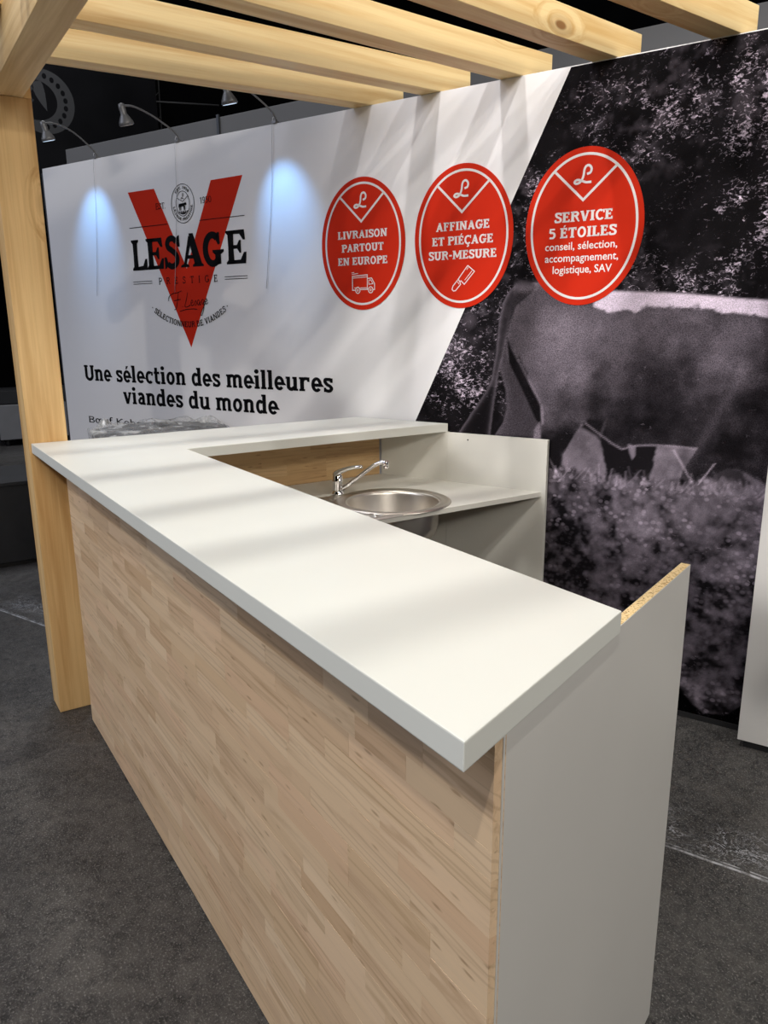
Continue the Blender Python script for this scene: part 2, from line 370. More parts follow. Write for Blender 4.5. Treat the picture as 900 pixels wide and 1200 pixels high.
# ------------------------------------------------------------------ bar counter
A, C_, D, E_, F, G = (0, 0), (2.602, 0), (2.442, .441), (.480, .443), (.463, 1.655), (0, 1.458)
H, T = 1.13, .037
wt = tag(link('worktop', prism('worktop', [A, C_, D, E_, F, G], H - T, H, .0022), MAT_WHITE),
         'thick white L-shaped worktop with sunlit stripes lying on the counter', 'worktop')
wt['label'] = 'thick white L-shaped worktop lying on the wooden bar counter'
ctr = empty('bar_counter', (1.3, .3, 0), 'bar counter with butcher-block wooden front and grey-white end panel', 'counter')
def part(name, me, mat, parent, matrix=None, label=None):
    o = bpy.data.objects.new(name, me); COL.objects.link(o)
    if not me.materials: me.materials.append(mat)
    o.parent = parent; o.matrix_parent_inverse = parent.matrix_world.inverted()
    if matrix is not None: o.matrix_world = matrix
    if label: o['label'] = label
    return o
HB = H - T - .0004
front = part('front_panel', box('front_panel', (.139, .1032, .004), (2.553, .106, HB)), MAT_STAVE, ctr, label='wooden front made of glued staves')
# staves of the front, each its own strip
lens = [.14, .19, .23, .27, .31, .36]
SH = (HB - .004) / 26
stave_me = {}
def stave_mesh(L, h):
    k = (round(L, 3), round(h, 4))
    if k not in stave_me:
        stave_me[k] = box('stave', (.00012, 0, .00012), (L - .00012, .0150, h - .00012))
        stave_me[k].materials.append(MAT_STAVE)
    return stave_me[k]
for r in range(26):
    x = .139; z = .004 + r * SH
    if random.random() < .5: first = random.choice([.06, .09, .12])
    else: first = random.choice(lens)
    while x < 2.553 - 1e-6:
        L = first if x == .139 else random.choice(lens)
        if 2.553 - (x + L) < .07: L = 2.553 - x
        o = bpy.data.objects.new('stave', stave_mesh(L, SH)); COL.objects.link(o)
        o.parent = front; o.matrix_parent_inverse = Matrix.Translation(-Vector(ctr.location)) if False else front.matrix_world.inverted()
        o.location = (x, .0882 - random.choice([0, .00012, .00025]), z)
        x += L
# end-grain strip of the front at the near corner is part of the same board; grey white end panel behind it
u = Vector((D[0] - C_[0], D[1] - C_[1], 0)).normalized(); nrm = Vector((u.y, -u.x, 0))     # outward normal of the cut end
O1 = Vector((2.5545, .1005, 0)); O2 = Vector((2.288, .834, 0)); dd = (O2 - O1).normalized(); no = Vector((dd.y, -dd.x, 0))
def q(p): return (p.x, p.y)
endp = part('end_panel', prism('end_panel', [q(O1), q(O2), q(O2 - no * .019), q(O1 - no * .019 + dd * .004)], .001, HB, .0006), MAT_GREYWHITE, ctr, label='grey-white laminated end panel')
k0 = dd * .395
part('raw_edge', prism('raw_edge', [q(O1 + k0 - no * .001), q(O2 - dd * .001 - no * .001), q(O2 - dd * .001 - no * .018), q(O1 + k0 - no * .018)], HB, HB + .0006), MAT_PARTICLE, endp, label='raw particleboard top edge')
part('inner_upright', box('inner_upright', (1.20, .1065, 0), (1.219, .40, HB)), MAT_BOARD, ctr)
part('inner_upright', box('inner_upright', (2.10, .1065, 0), (2.119, .40, HB)), MAT_BOARD, ctr)
part('inner_shelf', box('inner_shelf', (1.2195, .1065, .55), (2.0995, .40, .569)), MAT_BOARD, ctr)
# return leg: wooden back panel, its inside seen over the sink
backp = part('back_panel', box('back_panel', (.121, .1065, .004), (.1365, 1.497, HB)), MAT_STAVE_BACK, ctr, label='amber wooden back panel behind the tap')
bs_me = {}
bh = (HB - .87) / 5
for r in range(5):
    y = .1065
    while y < 1.497 - 1e-6:
        L = random.choice([.2, .26, .32, .38])
        if 1.497 - (y + L) < .1: L = 1.497 - y
        k = round(L, 3)
        if k not in bs_me:
            bs_me[k] = box('stave', (.00012, 0, .00012), (L - .00012, .0026, bh - .00012)); bs_me[k].materials.append(MAT_STAVE_BACK)
        o = bpy.data.objects.new('stave', bs_me[k]); COL.objects.link(o); o.parent = backp
        o.matrix_world = Matrix.Translation((.1391 + random.choice([0, .0002]), y, .87 + r * bh)) @ Matrix.Rotation(PI / 2, 4, 'Z')
        y += L
# ------------------------------------------------------------------ sink unit
def wv(x, off): # y on the wall face (offset off in front) at x
    base = W0 + WN * off; return base.y + (x - base.x) * math.tan(WA)
unit = empty('sink_unit', (.5, 1.3, 0), 'white sink unit with shelf and tall side board set against the printed wall', 'cabinet')
SZ = .868
SX0, SX1 = .1425, .887
BO = .024
# shelf with a round cut-out
SC = (.668, 1.215); SR = .188
def shelf_mesh():
    outer = [(SX0, .46), (SX1, .46), (SX1, wv(SX1, BO)), (SX0, wv(SX0, BO))]
    n = 64; vs, fs = [], []
    def hit(a):
        dx, dy = math.cos(a), math.sin(a); best = 1e9
        for i in range(4):
            p, r = outer[i], outer[(i + 1) % 4]; ex, ey = r[0] - p[0], r[1] - p[1]
            den = dx * ey - dy * ex
            if abs(den) < 1e-9: continue
            t = ((p[0] - SC[0]) * ey - (p[1] - SC[1]) * ex) / den; s = ((p[0] - SC[0]) * dy - (p[1] - SC[1]) * dx) / den
            if t > 0 and -1e-6 <= s <= 1 + 1e-6: best = min(best, t)
        return (SC[0] + dx * best, SC[1] + dy * best)
    angs = sorted([2 * PI * i / n for i in range(n)] + [math.atan2(p[1] - SC[1], p[0] - SC[0]) % (2 * PI) for p in outer])
    m = len(angs)
    for z in (SZ - .02, SZ):
        for a in angs: vs.append((*hit(a), z))
        for a in angs: vs.append((SC[0] + SR * math.cos(a), SC[1] + SR * math.sin(a), z))
    for i in range(m):
        j = (i + 1) % m
        fs += [(2 * m + i, 2 * m + j, 3 * m + j, 3 * m + i), (i, m + i, m + j, j), (i, j, 2 * m + j, 2 * m + i), (m + i, 3 * m + i, 3 * m + j, m + j)]
    me = mesh('shelf', vs, fs); bm = bmesh.new(); bm.from_mesh(me); bmesh.ops.recalc_face_normals(bm, faces=bm.faces[:]); bm.to_mesh(me); bm.free(); return me
part('shelf', shelf_mesh(), MAT_BOARD, unit)
def wallboard(name, x0, x1, z0, z1, off0=.004, off1=BO - .0004, mat=MAT_BOARD, bev=.0008):
    s0 = ((Vector((x0, wv(x0, off1), 0)) - W0).dot(WD)); s1 = ((Vector((x1, wv(x1, off1), 0)) - W0).dot(WD))
    me = box(name, (s0, z0, off0), (s1, z1, off1), bev); me.transform(WALLM); return me
part('back_board', wallboard('back_board', .1425, .470, .02, HB), MAT_BOARD, unit)
sb = part('side_board', wallboard('side_board', .4715, .905, .001, HB - .002, off1=BO + .001), MAT_BOARD, unit, label='cream board with a small drilled hole')
# small drilled hole near the top of the side board
hs = (Vector((.565, wv(.565, BO), 0)) - W0).dot(WD)
hm = lathe('screw_hole', [(.0035, 0), (.0035, .0006), (.0001, .0007)], 12); hm.transform(WALLM @ Matrix.Translation((hs, 1.065, BO + .0011)))
part('screw_hole', hm, MAT_RUBBER, sb)
part('cabinet_side', box('cabinet_side', (.1425, .46, 0), (.86, .478, SZ - .0205)), MAT_BOARD, unit)

sink = empty('kitchen_sink', (SC[0], SC[1], SZ), 'stainless steel round sink bowl with ribbed drainer let into the shelf', 'sink')
z = SZ
bowl = lathe('bowl', [(.236, z + .0006), (.235, z + .004), (.229, z + .0065), (.224, z + .0058), (.219, z + .0028), (.206, z + .0022), (.199, z + .0040), (.194, z + .0032), (.187, z - .002), (.184, z - .012), (.181, z - .09), (.170, z - .125), (.145, z - .142), (.05, z - .150), (.03, z - .152)], 72, SC)
part('bowl', bowl, MAT_STEEL, sink, label='round brushed steel bowl')
part('bowl_outside', lathe('bowl_outside', [(.1865, z - .0205), (.1848, z - .09), (.174, z - .129), (.148, z - .1455), (.05, z - .1535), (.0, z - .155)], 64, SC), MAT_STEEL, sink)
part('drain_strainer', lathe('drain_strainer', [(.045, z - .1488), (.042, z - .146), (.034, z - .147), (.030, z - .151), (.0, z - .1515)], 32, SC), MAT_CHROME, sink)
part('drain_pipe', lathe('drain_pipe', [(.028, z - .156), (.028, z - .20), (.022, z - .205), (.022, z - .34)], 20, SC, True), MAT_RUBBER, sink)
# drainer: pressed sheet with raised ribs running across
def drainer():
    bm = bmesh.new(); x0, x1, y0, y1 = SC[0] - .225, SC[0] + .225, .70, SC[1] - .02
    nx, ny = 40, 150; V = {}
    for i in range(nx + 1):
        for j in range(ny + 1):
            x = x0 + (x1 - x0) * i / nx; y = y0 + (y1 - y0) * j / ny
            e = min(x - x0, x1 - x, y - y0)
            zz = z + .0042 if e > .012 else z + .0008 + .0034 * (e / .012)
            if e > .03:
                rr = math.hypot(x - SC[0], y - SC[1])
                if rr > .243: zz = z + .0012 + .0085 * max(0, math.sin((y - y0) * 2 * PI / .028)) ** .7 * min(1, (e - .03) / .012) * min(1, (rr - .243) / .008)
                elif rr > .236: zz = z + .0030
            if math.hypot(x - .437, y - 1.094) < .036: zz = z + .0026
            if math.hypot(x - SC[0], y - SC[1]) < .236: zz = z + .0009
            V[i, j] = bm.verts.new((x, y, zz))
    for i in range(nx):
        for j in range(ny):
            cx, cy = x0 + (x1 - x0) * (i + .5) / nx, y0 + (y1 - y0) * (j + .5) / ny
            if math.hypot(cx - SC[0], cy - SC[1]) < .226: continue
            f = bm.faces.new((V[i, j], V[i + 1, j], V[i + 1, j + 1], V[i, j + 1])); f.smooth = True
    for v in [v for v in bm.verts if not v.link_faces]: bm.verts.remove(v)
    me = bpy.data.meshes.new('drainer'); bm.to_mesh(me); bm.free(); return me
part('drainer', drainer(), MAT_STEEL, sink, label='ribbed drainer')

tap = empty('mixer_tap', (.437, 1.094, SZ + .004), 'chrome single-lever mixer tap standing behind the round sink', 'tap')
tx, ty, tz = .437, 1.094, SZ + .0035
part('body', lathe('body', [(.0, tz), (.027, tz), (.027, tz + .005), (.0225, tz + .010), (.0215, tz + .020), (.0220, tz + .050), (.0235, tz + .056), (.0235, tz + .060), (.021, tz + .063), (.0205, tz + .078), (.014, tz + .088), (.0, tz + .091)], 40, (tx, ty)), MAT_CHROME, tap)
sp = smooth_path([(tx + .012, ty + .008, tz + .022), (tx + .045, ty + .024, tz + .045), (tx + .100, ty + .055, tz + .092), (tx + .152, ty + .083, tz + .135), (tx + .178, ty + .098, tz + .149), (tx + .200, ty + .110, tz + .151)], 6)
spo = part('spout', tube('spout', sp, [.0095] * 5 + [.0088] * (len(sp) - 5), 16), MAT_CHROME, tap)
part('aerator', tube('aerator', [(tx + .197, ty + .108, tz + .157), (tx + .199, ty + .109, tz + .150), (tx + .201, ty + .110, tz + .128)], [.0125, .013, .011], 20), MAT_CHROME, spo)
lv = smooth_path([(tx - .012, ty - .008, tz + .078), (tx + .006, ty + .004, tz + .094), (tx + .040, ty + .026, tz + .112), (tx + .078, ty + .046, tz + .122), (tx + .100, ty + .060, tz + .124)], 5)
me = tube('lever', lv, [.0125, .0135, .0138, .013, .012, .0115, .011, .0105, .010, .0095, .009, .0088, .0086, .0084, .0082, .008, .0078, .0076, .0074, .007, .006][:len(lv)], 16)
part('lever', me, MAT_CHROME, tap)
# ------------------------------------------------------------------ flat print: strokes and letters drawn on the wall plane
class Ink:
    def __init__(s): s.v = []; s.f = []
    def poly(s, pts):
        n = len(s.v); s.v += [(p[0], p[1]) for p in pts]; s.f.append(tuple(range(n, n + len(pts))))
    def stroke(s, pts, w, closed=False):
        P = [np.array(p, float) for p in pts]; n = len(P)
        if n < 2: return
        L, R = [], []
        for i in range(n):
            if closed: a, b = P[(i - 1) % n], P[(i + 1) % n]
            else: a, b = P[max(i - 1, 0)], P[min(i + 1, n - 1)]
            d1 = P[i] - a; d2 = b - P[i]
            l1, l2 = np.hypot(*d1), np.hypot(*d2)
            if l1 < 1e-9: d1, l1 = d2, l2
            if l2 < 1e-9: d2, l2 = d1, l1
            d1 = d1 / l1; d2 = d2 / l2; n1 = np.array([-d1[1], d1[0]]); n2 = np.array([-d2[1], d2[0]])
            m = n1 + n2; mm = m @ m
            m = m / mm * 2 if mm > .25 else n1
            k = m * w / 2 if np.ndim(w) == 0 else m * w[i] / 2
            L.append(P[i] + k); R.append(P[i] - k)
        b0 = len(s.v); s.v += [tuple(p) for p in L] + [tuple(p) for p in R]
        for i in range(n if closed else n - 1):
            j = (i + 1) % n; s.f.append((b0 + n + i, b0 + n + j, b0 + j, b0 + i))
    def add(s, o, fn):
        b = len(s.v); s.v += [fn(*p) for p in o.v]; s.f += [tuple(b + i for i in f) for f in o.f]
    def mesh(s, name, off, thick=.0006):
        """print pieces with a hair of thickness facing off the wall"""
        vs = [(x, y, off) for x, y in s.v]; fs = []
        for f in s.f:
            a = 0
            for i in range(len(f)):
                x0, y0 = s.v[f[i]]; x1, y1 = s.v[f[(i + 1) % len(f)]]; a += x0 * y1 - x1 * y0
            fs.append(f if a > 0 else tuple(reversed(f)))
        me = mesh(name, vs, fs); return me
def arc(cx, cy, rx, ry, a0, a1, n=14):
    return [(cx + rx * math.cos(math.radians(a0 + (a1 - a0) * i / n)), cy + ry * math.sin(math.radians(a0 + (a1 - a0) * i / n))) for i in range(n + 1)]
def spl(pts, k=5):
    return [(p.x, p.y) for p in smooth_path([(a, b, 0) for a, b in pts], k)]

def glyph(ch, T, h, S):
    """slab-serif glyph, cap height 1; T stem, h thin stroke, S serif overhang; returns (ink, advance)"""
    g = Ink(); xh = .74
    def rect(x0, y0, x1, y1): g.poly([(x0, y0), (x1, y0), (x1, y1), (x0, y1)])
    def stem(x, y0=0., y1=1., top='b', bot='b', w=None):
        w = w or T; rect(x - w / 2, y0, x + w / 2, y1)
        for y, k in ((y1, top), (y0, bot)):
            if not k: continue
            l = x - w / 2 - (S if k in 'bl' else 0); r = x + w / 2 + (S if k in 'br' else 0)
            ya, yb = (y - h * .8, y) if y == y1 else (y, y + h * .8)
            rect(l, ya, r, yb)
    def serif(x, y, hw=None):
        hw = hw or T / 2 + S; 
        if y > .5: rect(x - hw, y - h * .8, x + hw, y)
        else: rect(x - hw, y, x + hw, y + h * .8)
    def hbar(x0, x1, y): rect(x0, y - h / 2, x1, y + h / 2)
    def acc(x, y): g.poly([(x - .04, y), (x + .05, y), (x + .17, y + .20), (x + .02, y + .20)])
    base = {'É': 'E', 'é': 'e', 'Ç': 'C'}.get(ch, ch)
    x = S + T / 2; adv = .7; m = h / 2
    if base == 'I': stem(x); adv = 2 * x
    elif base == 'L': stem(x); hbar(x, .60, m); rect(.60 - T * .75, 0, .60, .30); adv = .60
    elif base in 'EF':
        stem(x); hbar(x, .58, 1 - m); rect(.58 - T * .6, .74, .58, 1); hbar(x, .48, .52); rect(.48 - T * .45, .40, .48, .64); adv = .6
        if base == 'E': hbar(x, .62, m); rect(.62 - T * .6, 0, .62, .28); adv = .62
    elif base == 'T': stem(.34, top=''); hbar(0, .68, 1 - m); rect(0, .72, T * .5, 1); rect(.68 - T * .5, .72, .68, 1); adv = .68
    elif base == 'P': stem(x); g.stroke([(x, 1 - m)] + [(.40, 1 - m)] + arc(.40, .735, .21, .265 - m, 90, -90) + [(x, .47 + m)], (h + T) / 2); adv = .64
    elif base == 'R':
        stem(x); g.stroke([(x, 1 - m), (.40, 1 - m)] + arc(.40, .745, .19, .255 - m, 90, -90) + [(x, .49 + m)], (h + T) / 2)
        g.poly([(.34, .5), (.34 + T * 1.05, .5), (.70, h * .7), (.70, 0), (.62, 0)]); rect(.60, 0, .74, h * .8); adv = .73
    elif base == 'D': stem(x); g.stroke([(x, 1 - m), (.33, 1 - m)] + arc(.33, .5, .33 - T / 2, .5 - m, 90, -90, 20) + [(x, m)], (h + T) / 2); adv = .68
    elif base == 'B': stem(x); g.stroke([(x, 1 - m), (.38, 1 - m)] + arc(.38, .76, .18, .24 - m, 90, -90) + [(x, .52)], (h + T) / 2); g.stroke([(x, .52), (.40, .52)] + arc(.40, .27, .2, .25 - m + .02, 90, -90) + [(x, m)], (h + T) / 2); adv = .66
    elif base == 'A':
        w = .76; g.stroke([(w / 2 + .02, 1), (.13, h * .4)], h * .95); g.stroke([(w / 2 - .01, 1), (w - .15, h * .4)], T); g.poly([(w / 2 - T * .55, 1), (w / 2 - T * .3, .80), (w / 2 + T * .3, .80), (w / 2 + T * .55, 1)])
        hbar(.22, w - .22, .32); serif(.13, 0, .13); serif(w - .13, 0, .13); adv = w
    elif base == 'V':
        w = .74; g.stroke([(.14, 1 - h * .4), (w / 2, 0)], T); g.stroke([(w - .13, 1 - h * .4), (w / 2 + .01, 0)], h * .95); serif(.13, 1, .13); serif(w - .13, 1, .13); adv = w
    elif base == 'U':
        w = .76; xl, xr = S + T / 2, w - S - T / 2 * .9
        g.stroke([(xl, 1 - h * .5), (xl, .34)] + arc((xl + xr) / 2, .34, (xr - xl) / 2, .34 - m, 180, 360, 18) + [(xr, 1 - h * .5)], T * .95); serif(xl, 1); serif(xr, 1); adv = w
    elif base == 'N':
        w = .80; xl, xr = S + T * .4, w - S - T * .4
        stem(xl, w=T * .8); stem(xr, bot='', w=T * .8); g.poly([(xl - T * .4, 1), (xl + T * .6, 1), (xr + T * .4, 0), (xr - T * .6, 0)]); adv = w
    elif base == 'M':
        w = 1.0; xl, xr = S + T * .4, w - S - T * .4
        stem(xl, w=T * .8); stem(xr, w=T * .85); g.poly([(xl - T * .4, 1), (xl + T * .6, 1), (w / 2 + T * .4, .18), (w / 2 - T * .4, .18)]); g.poly([(xr + T * .4, 1), (xr - T * .55, 1), (w / 2 - T * .35, .18), (w / 2 + T * .35, .18)]); adv = w
    elif base == 'O': g.stroke(arc(.37, .5, .37 - T / 2, .5 - m + .01, 0, 345, 30), (T + h) / 2, True); adv = .74
    elif base in 'CG':
        g.stroke(arc(.38, .5, .38 - T / 2, .5 - m + .01, 52, 318 if base == 'C' else 350, 26), (T + h) / 2)
        rect(.60, .68, .60 + T * .5, 1.0); adv = .68
        if base == 'G': rect(.74 - T * 1.25, .08, .74 - T * .25, .45); rect(.40, .40, .78, .40 + h * .8); adv = .76
    elif base == 'S':
        g.stroke(spl([(.52, .74), (.47, .89), (.31, 1 - m), (.14, .90), (.10 + T * .15, .73), (.20, .60), (.34, .52), (.47, .42), (.52, .27), (.45, .11), (.27, m), (.12, .10), (.07, .27)]), (T + h) / 2)
        rect(.49, .70, .49 + T * .5, .98); rect(.03, .02, .03 + T * .5, .32); adv = .58
    elif base == '5':
        g.stroke([(.50, 1 - m), (.14, 1 - m), (.11, .56)], h); g.stroke(spl([(.11, .56), (.22, .61), (.36, .58), (.47, .46), (.48, .27), (.38, .10), (.22, m), (.07, .10)]), (T + h) / 2); adv = .57
    elif base == '1': stem(.24, top=''); g.poly([(.24, 1), (.04, .84), (.04, .74), (.24, .84)]); adv = .44
    elif base == '9': g.stroke(arc(.29, .68, .19, .32 - m, 0, 340, 20), (T + h) / 2, True); g.stroke(spl([(.48, .68), (.47, .4), (.38, .16), (.2, m), (.08, .08)]), (T + h) / 2); adv = .58
    elif base == '0': g.stroke(arc(.29, .5, .29 - T / 2, .5 - m, 0, 345, 24), (T + h) / 2, True); adv = .58
    elif base == '-': rect(.03, .36, .33, .36 + h * 1.1); adv = .36
    elif base == '.': rect(.04, 0, .04 + T, T); adv = T + .08
    elif base == ' ': adv = .26
    elif base == '·': g.poly(arc(.1, .5, T * .6, T * .6, 0, 340, 10)); adv = .3
    # lower case, x height .74
    elif base == 'i': stem(x, 0, xh, 'l', 'b'); g.poly(arc(x - .01, xh + .22, T * .62, T * .62, 0, 330, 12)); adv = 2 * x + .01
    elif base == 'l': stem(x, 0, 1.06, 'l', 'b'); adv = 2 * x + .01
    elif base in 'nmur':
        if base == 'n':
            stem(x, 0, xh, 'l', 'b'); g.stroke([(x, xh * .72), (x + .10, xh - m * 1.1)] + arc(x + .19, xh - .20, .15, .20 - m, 95, 0, 8) + [(x + .34, 0)], T * .92); stem(x + .34, 0, .2, '', 'b', T * .92); adv = x + .34 + T / 2 + S
        elif base == 'm':
            stem(x, 0, xh, 'l', 'b')
            for k in (0, .33): g.stroke([(x + k, xh * .72), (x + k + .10, xh - m * 1.1)] + arc(x + k + .18, xh - .20, .15, .20 - m, 95, 0, 8) + [(x + k + .33, 0)], T * .9); stem(x + k + .33, 0, .2, '', 'r', T * .9)
            adv = x + .66 + T / 2 + S
        elif base == 'u':
            xr = x + .36; stem(x, .2, xh, 'l', '', T * .92); g.stroke([(x, .3)] + arc(x + .16, .22, .16, .22 - m, 180, 275, 8) + [(xr, .2)], T * .92); stem(xr, 0, xh, 'l', 'r', T * .92); adv = xr + T / 2 + S
        else:
            stem(x, 0, xh, 'l', 'b'); g.stroke(spl([(x, xh * .62), (x + .10, xh - .10), (x + .22, xh - m), (x + .30, xh - m * 1.3)]), h * 1.1); rect(x + .27, xh - .24, x + .27 + T * .6, xh); adv = x + .27 + T * .6 + .02
    elif base == 'o': g.stroke(arc(.29, xh / 2, .29 - T / 2, xh / 2 - m + .01, 0, 345, 24), (T + h) / 2, True); adv = .58
    elif base == 'e': g.stroke([(.06, xh * .50 - .02), (.50, xh * .50 - .02)] + arc(.28, xh / 2, .27 - T / 2 + .02, xh / 2 - m + .01, 5, 318, 22), (T + h) / 2 * .95); adv = .56
    elif base == 'c': g.stroke(arc(.29, xh / 2, .29 - T / 2, xh / 2 - m + .01, 55, 312, 20), (T + h) / 2); rect(.42, xh - .25, .42 + T * .55, xh - .02); adv = .53
    elif base == 's':
        g.stroke(spl([(.41, xh - .17), (.36, xh - .08), (.24, xh - m), (.12, xh - .08), (.10, xh - .2), (.2, xh * .54), (.33, xh * .44), (.41, .2), (.33, .08), (.2, m), (.08, .13)]), (T + h) / 2 * .95)
        rect(.36, xh - .24, .36 + T * .55, xh - .01); rect(.03, .01, .03 + T * .55, .24); adv = .48
    elif base == 't': g.stroke([(.17, .98), (.17, .2)] + arc(.31, .2, .14, .2 - m, 180, 275, 7) + [(.42, .06)], T * .92); rect(.02, xh - h, .40, xh); adv = .43
    elif base == 'd':
        xr = .26 + .24; stem(xr, 0, 1.06, 'l', 'r'); g.stroke(arc(.27, xh / 2, .26 - T / 2, xh / 2 - m + .01, 40, 320, 20), (T + h) / 2); adv = xr + T / 2 + S
    elif base == 'a':
        xr = .42; g.stroke(spl([(.09, xh - .13), (.20, xh - m), (.34, xh - .08), (xr, xh - .24), (xr, .1)]), T * .92); g.stroke([(xr, xh * .56), (.24, xh * .55), (.12, .26), (.14, .12), (.25, m), (.38, .12)], h * 1.05); stem(xr, 0, .2, '', 'r', T * .92); adv = xr + T / 2 + S
    elif base == 'v': w = .60; g.stroke([(.12, xh - h * .4), (w / 2, 0)], T); g.stroke([(w - .11, xh - h * .4), (w / 2 + .01, 0)], h * .95); rect(0, xh - h * .8, .24, xh); rect(w - .22, xh - h * .8, w, xh); adv = w
    elif base == 'œ': g.stroke(arc(.27, xh / 2, .26 - T / 2, xh / 2 - m, 0, 345, 20), T, True); g.stroke([(.47, xh * .5), (.86, xh * .5)] + arc(.66, xh / 2, .2, xh / 2 - m, 5, 315, 18), T); adv = .9
    elif base == 'f': stem(x, 0, .8, '', 'b'); g.stroke(spl([(x, .75), (x + .03, .95), (x + .15, 1.04), (x + .28, 1.0)]), T); rect(0, xh - h, x + .22, xh); adv = x + .26
    elif base == 'K': stem(x); g.stroke([(.62, 1), (x, .45)], h); g.stroke([(x + .12, .55), (.66, 0)], T); serif(.6, 1, .12); serif(.62, 0, .12); adv = .74
    elif base == 'b': stem(x, 0, 1.06, 'l', ''); g.stroke(arc(.31, xh / 2, .26 - T / 2, xh / 2 - m + .01, 140, -140, 20), (T + h) / 2); adv = .6
    if ch == 'É': acc(.30, 1.05)
    if ch == 'é': acc(.24, xh + .08)
    if ch == 'Ç': g.stroke(spl([(.38, .02), (.40, -.08), (.46, -.14), (.40, -.25), (.27, -.24)]), h * .8)
    return g, adv
def text_ink(ink, text, s0, s1, z0, hgt, T=.2, h=.15, S=.07, track=.07, warp=None):
    """fit text between s0 and s1 on baseline z0, capital height hgt"""
    gs = []; xx = 0
    for c in text:
        g, a = glyph(c, T, h, S); gs.append((g, xx)); xx += a + track
    tot = xx - track; kx = (s1 - s0) / tot
    for g, x0 in gs:
        if warp: ink.add(g, lambda x, y, x0=x0: warp((x + x0) / tot, y))
        else: ink.add(g, lambda x, y, x0=x0: (s0 + (x + x0) * kx, z0 + y * hgt))
def sans_ink(ink, text, s0, s1, z0, xheight_ratio_h):
    cu = bpy.data.curves.new('lettering', 'FONT'); cu.body = text; cu.size = 1; cu.resolution_u = 3; cu.offset = .012
    o = bpy.data.objects.new('lettering', cu); COL.objects.link(o); bpy.context.view_layer.update()
    dg = bpy.context.evaluated_depsgraph_get(); me = bpy.data.meshes.new_from_object(o.evaluated_get(dg))
    P = [(v.co.x, v.co.y) for v in me.vertices]; F_ = [tuple(p.vertices) for p in me.polygons]
    bpy.data.objects.remove(o, do_unlink=True); bpy.data.curves.remove(cu); bpy.data.meshes.remove(me)
    x0 = min(p[0] for p in P); x1 = max(p[0] for p in P); kx = (s1 - s0) / (x1 - x0); b = len(ink.v)
    ink.v += [(s0 + (p[0] - x0) * kx, z0 + p[1] * xheight_ratio_h) for p in P]; ink.f += [tuple(b + i for i in f) for f in F_]
def wall_part(name, ink, off, mat, parent, label=None):
    return part(name, ink.mesh(name, off), mat, parent, WALLM, label)
def wall_thing(name, s, z, label, cat, group=None):
    return empty(name, label=label, cat=cat, group=group, matrix=WALLM @ Matrix.Translation((s, z, .001)))

# ---- slogan
slogan = wall_thing('wall_slogan', 1.18, 1.11, 'large black two-line slogan printed on the white wall under the logo', 'lettering')
for tx_, sa, sb_, zb_ in (('Une sélection des meilleures', .216, 2.159, 1.240), ('viandes du monde', .572, 1.80, 1.112)):
    ink = Ink(); text_ink(ink, tx_, sa, sb_, zb_, .094, T=.205, h=.145, S=.05, track=.055); wall_part('text_line', ink, .0012, MAT_BLACK, slogan)
ink = Ink()
text_ink(ink, 'Bœuf Kobe', .216, .72, .976, .040, T=.13, h=.11, S=.03, track=.08)
small = wall_thing('small_lettering', .46, .97, 'small black line of print half hidden behind the plastic-wrapped table', 'lettering')
wall_part('lettering', ink, .0012, MAT_BLACK, small)

# ---- logo
logo = wall_thing('wall_logo', 1.19, 1.45, 'company logo with big red V and black lettering on the white wall', 'logo')
ink = Ink()
vi = (1.190, 1.866)
ink.poly([(.761, 2.289), (1.186, 1.449), vi, (.976, 2.289)]); ink.poly([(1.627, 2.291), (1.407, 2.289), vi, (1.186, 1.449)])
wall_part('red_letter', ink, .0008, MAT_RED, logo, 'big red letter V')
ink = Ink()
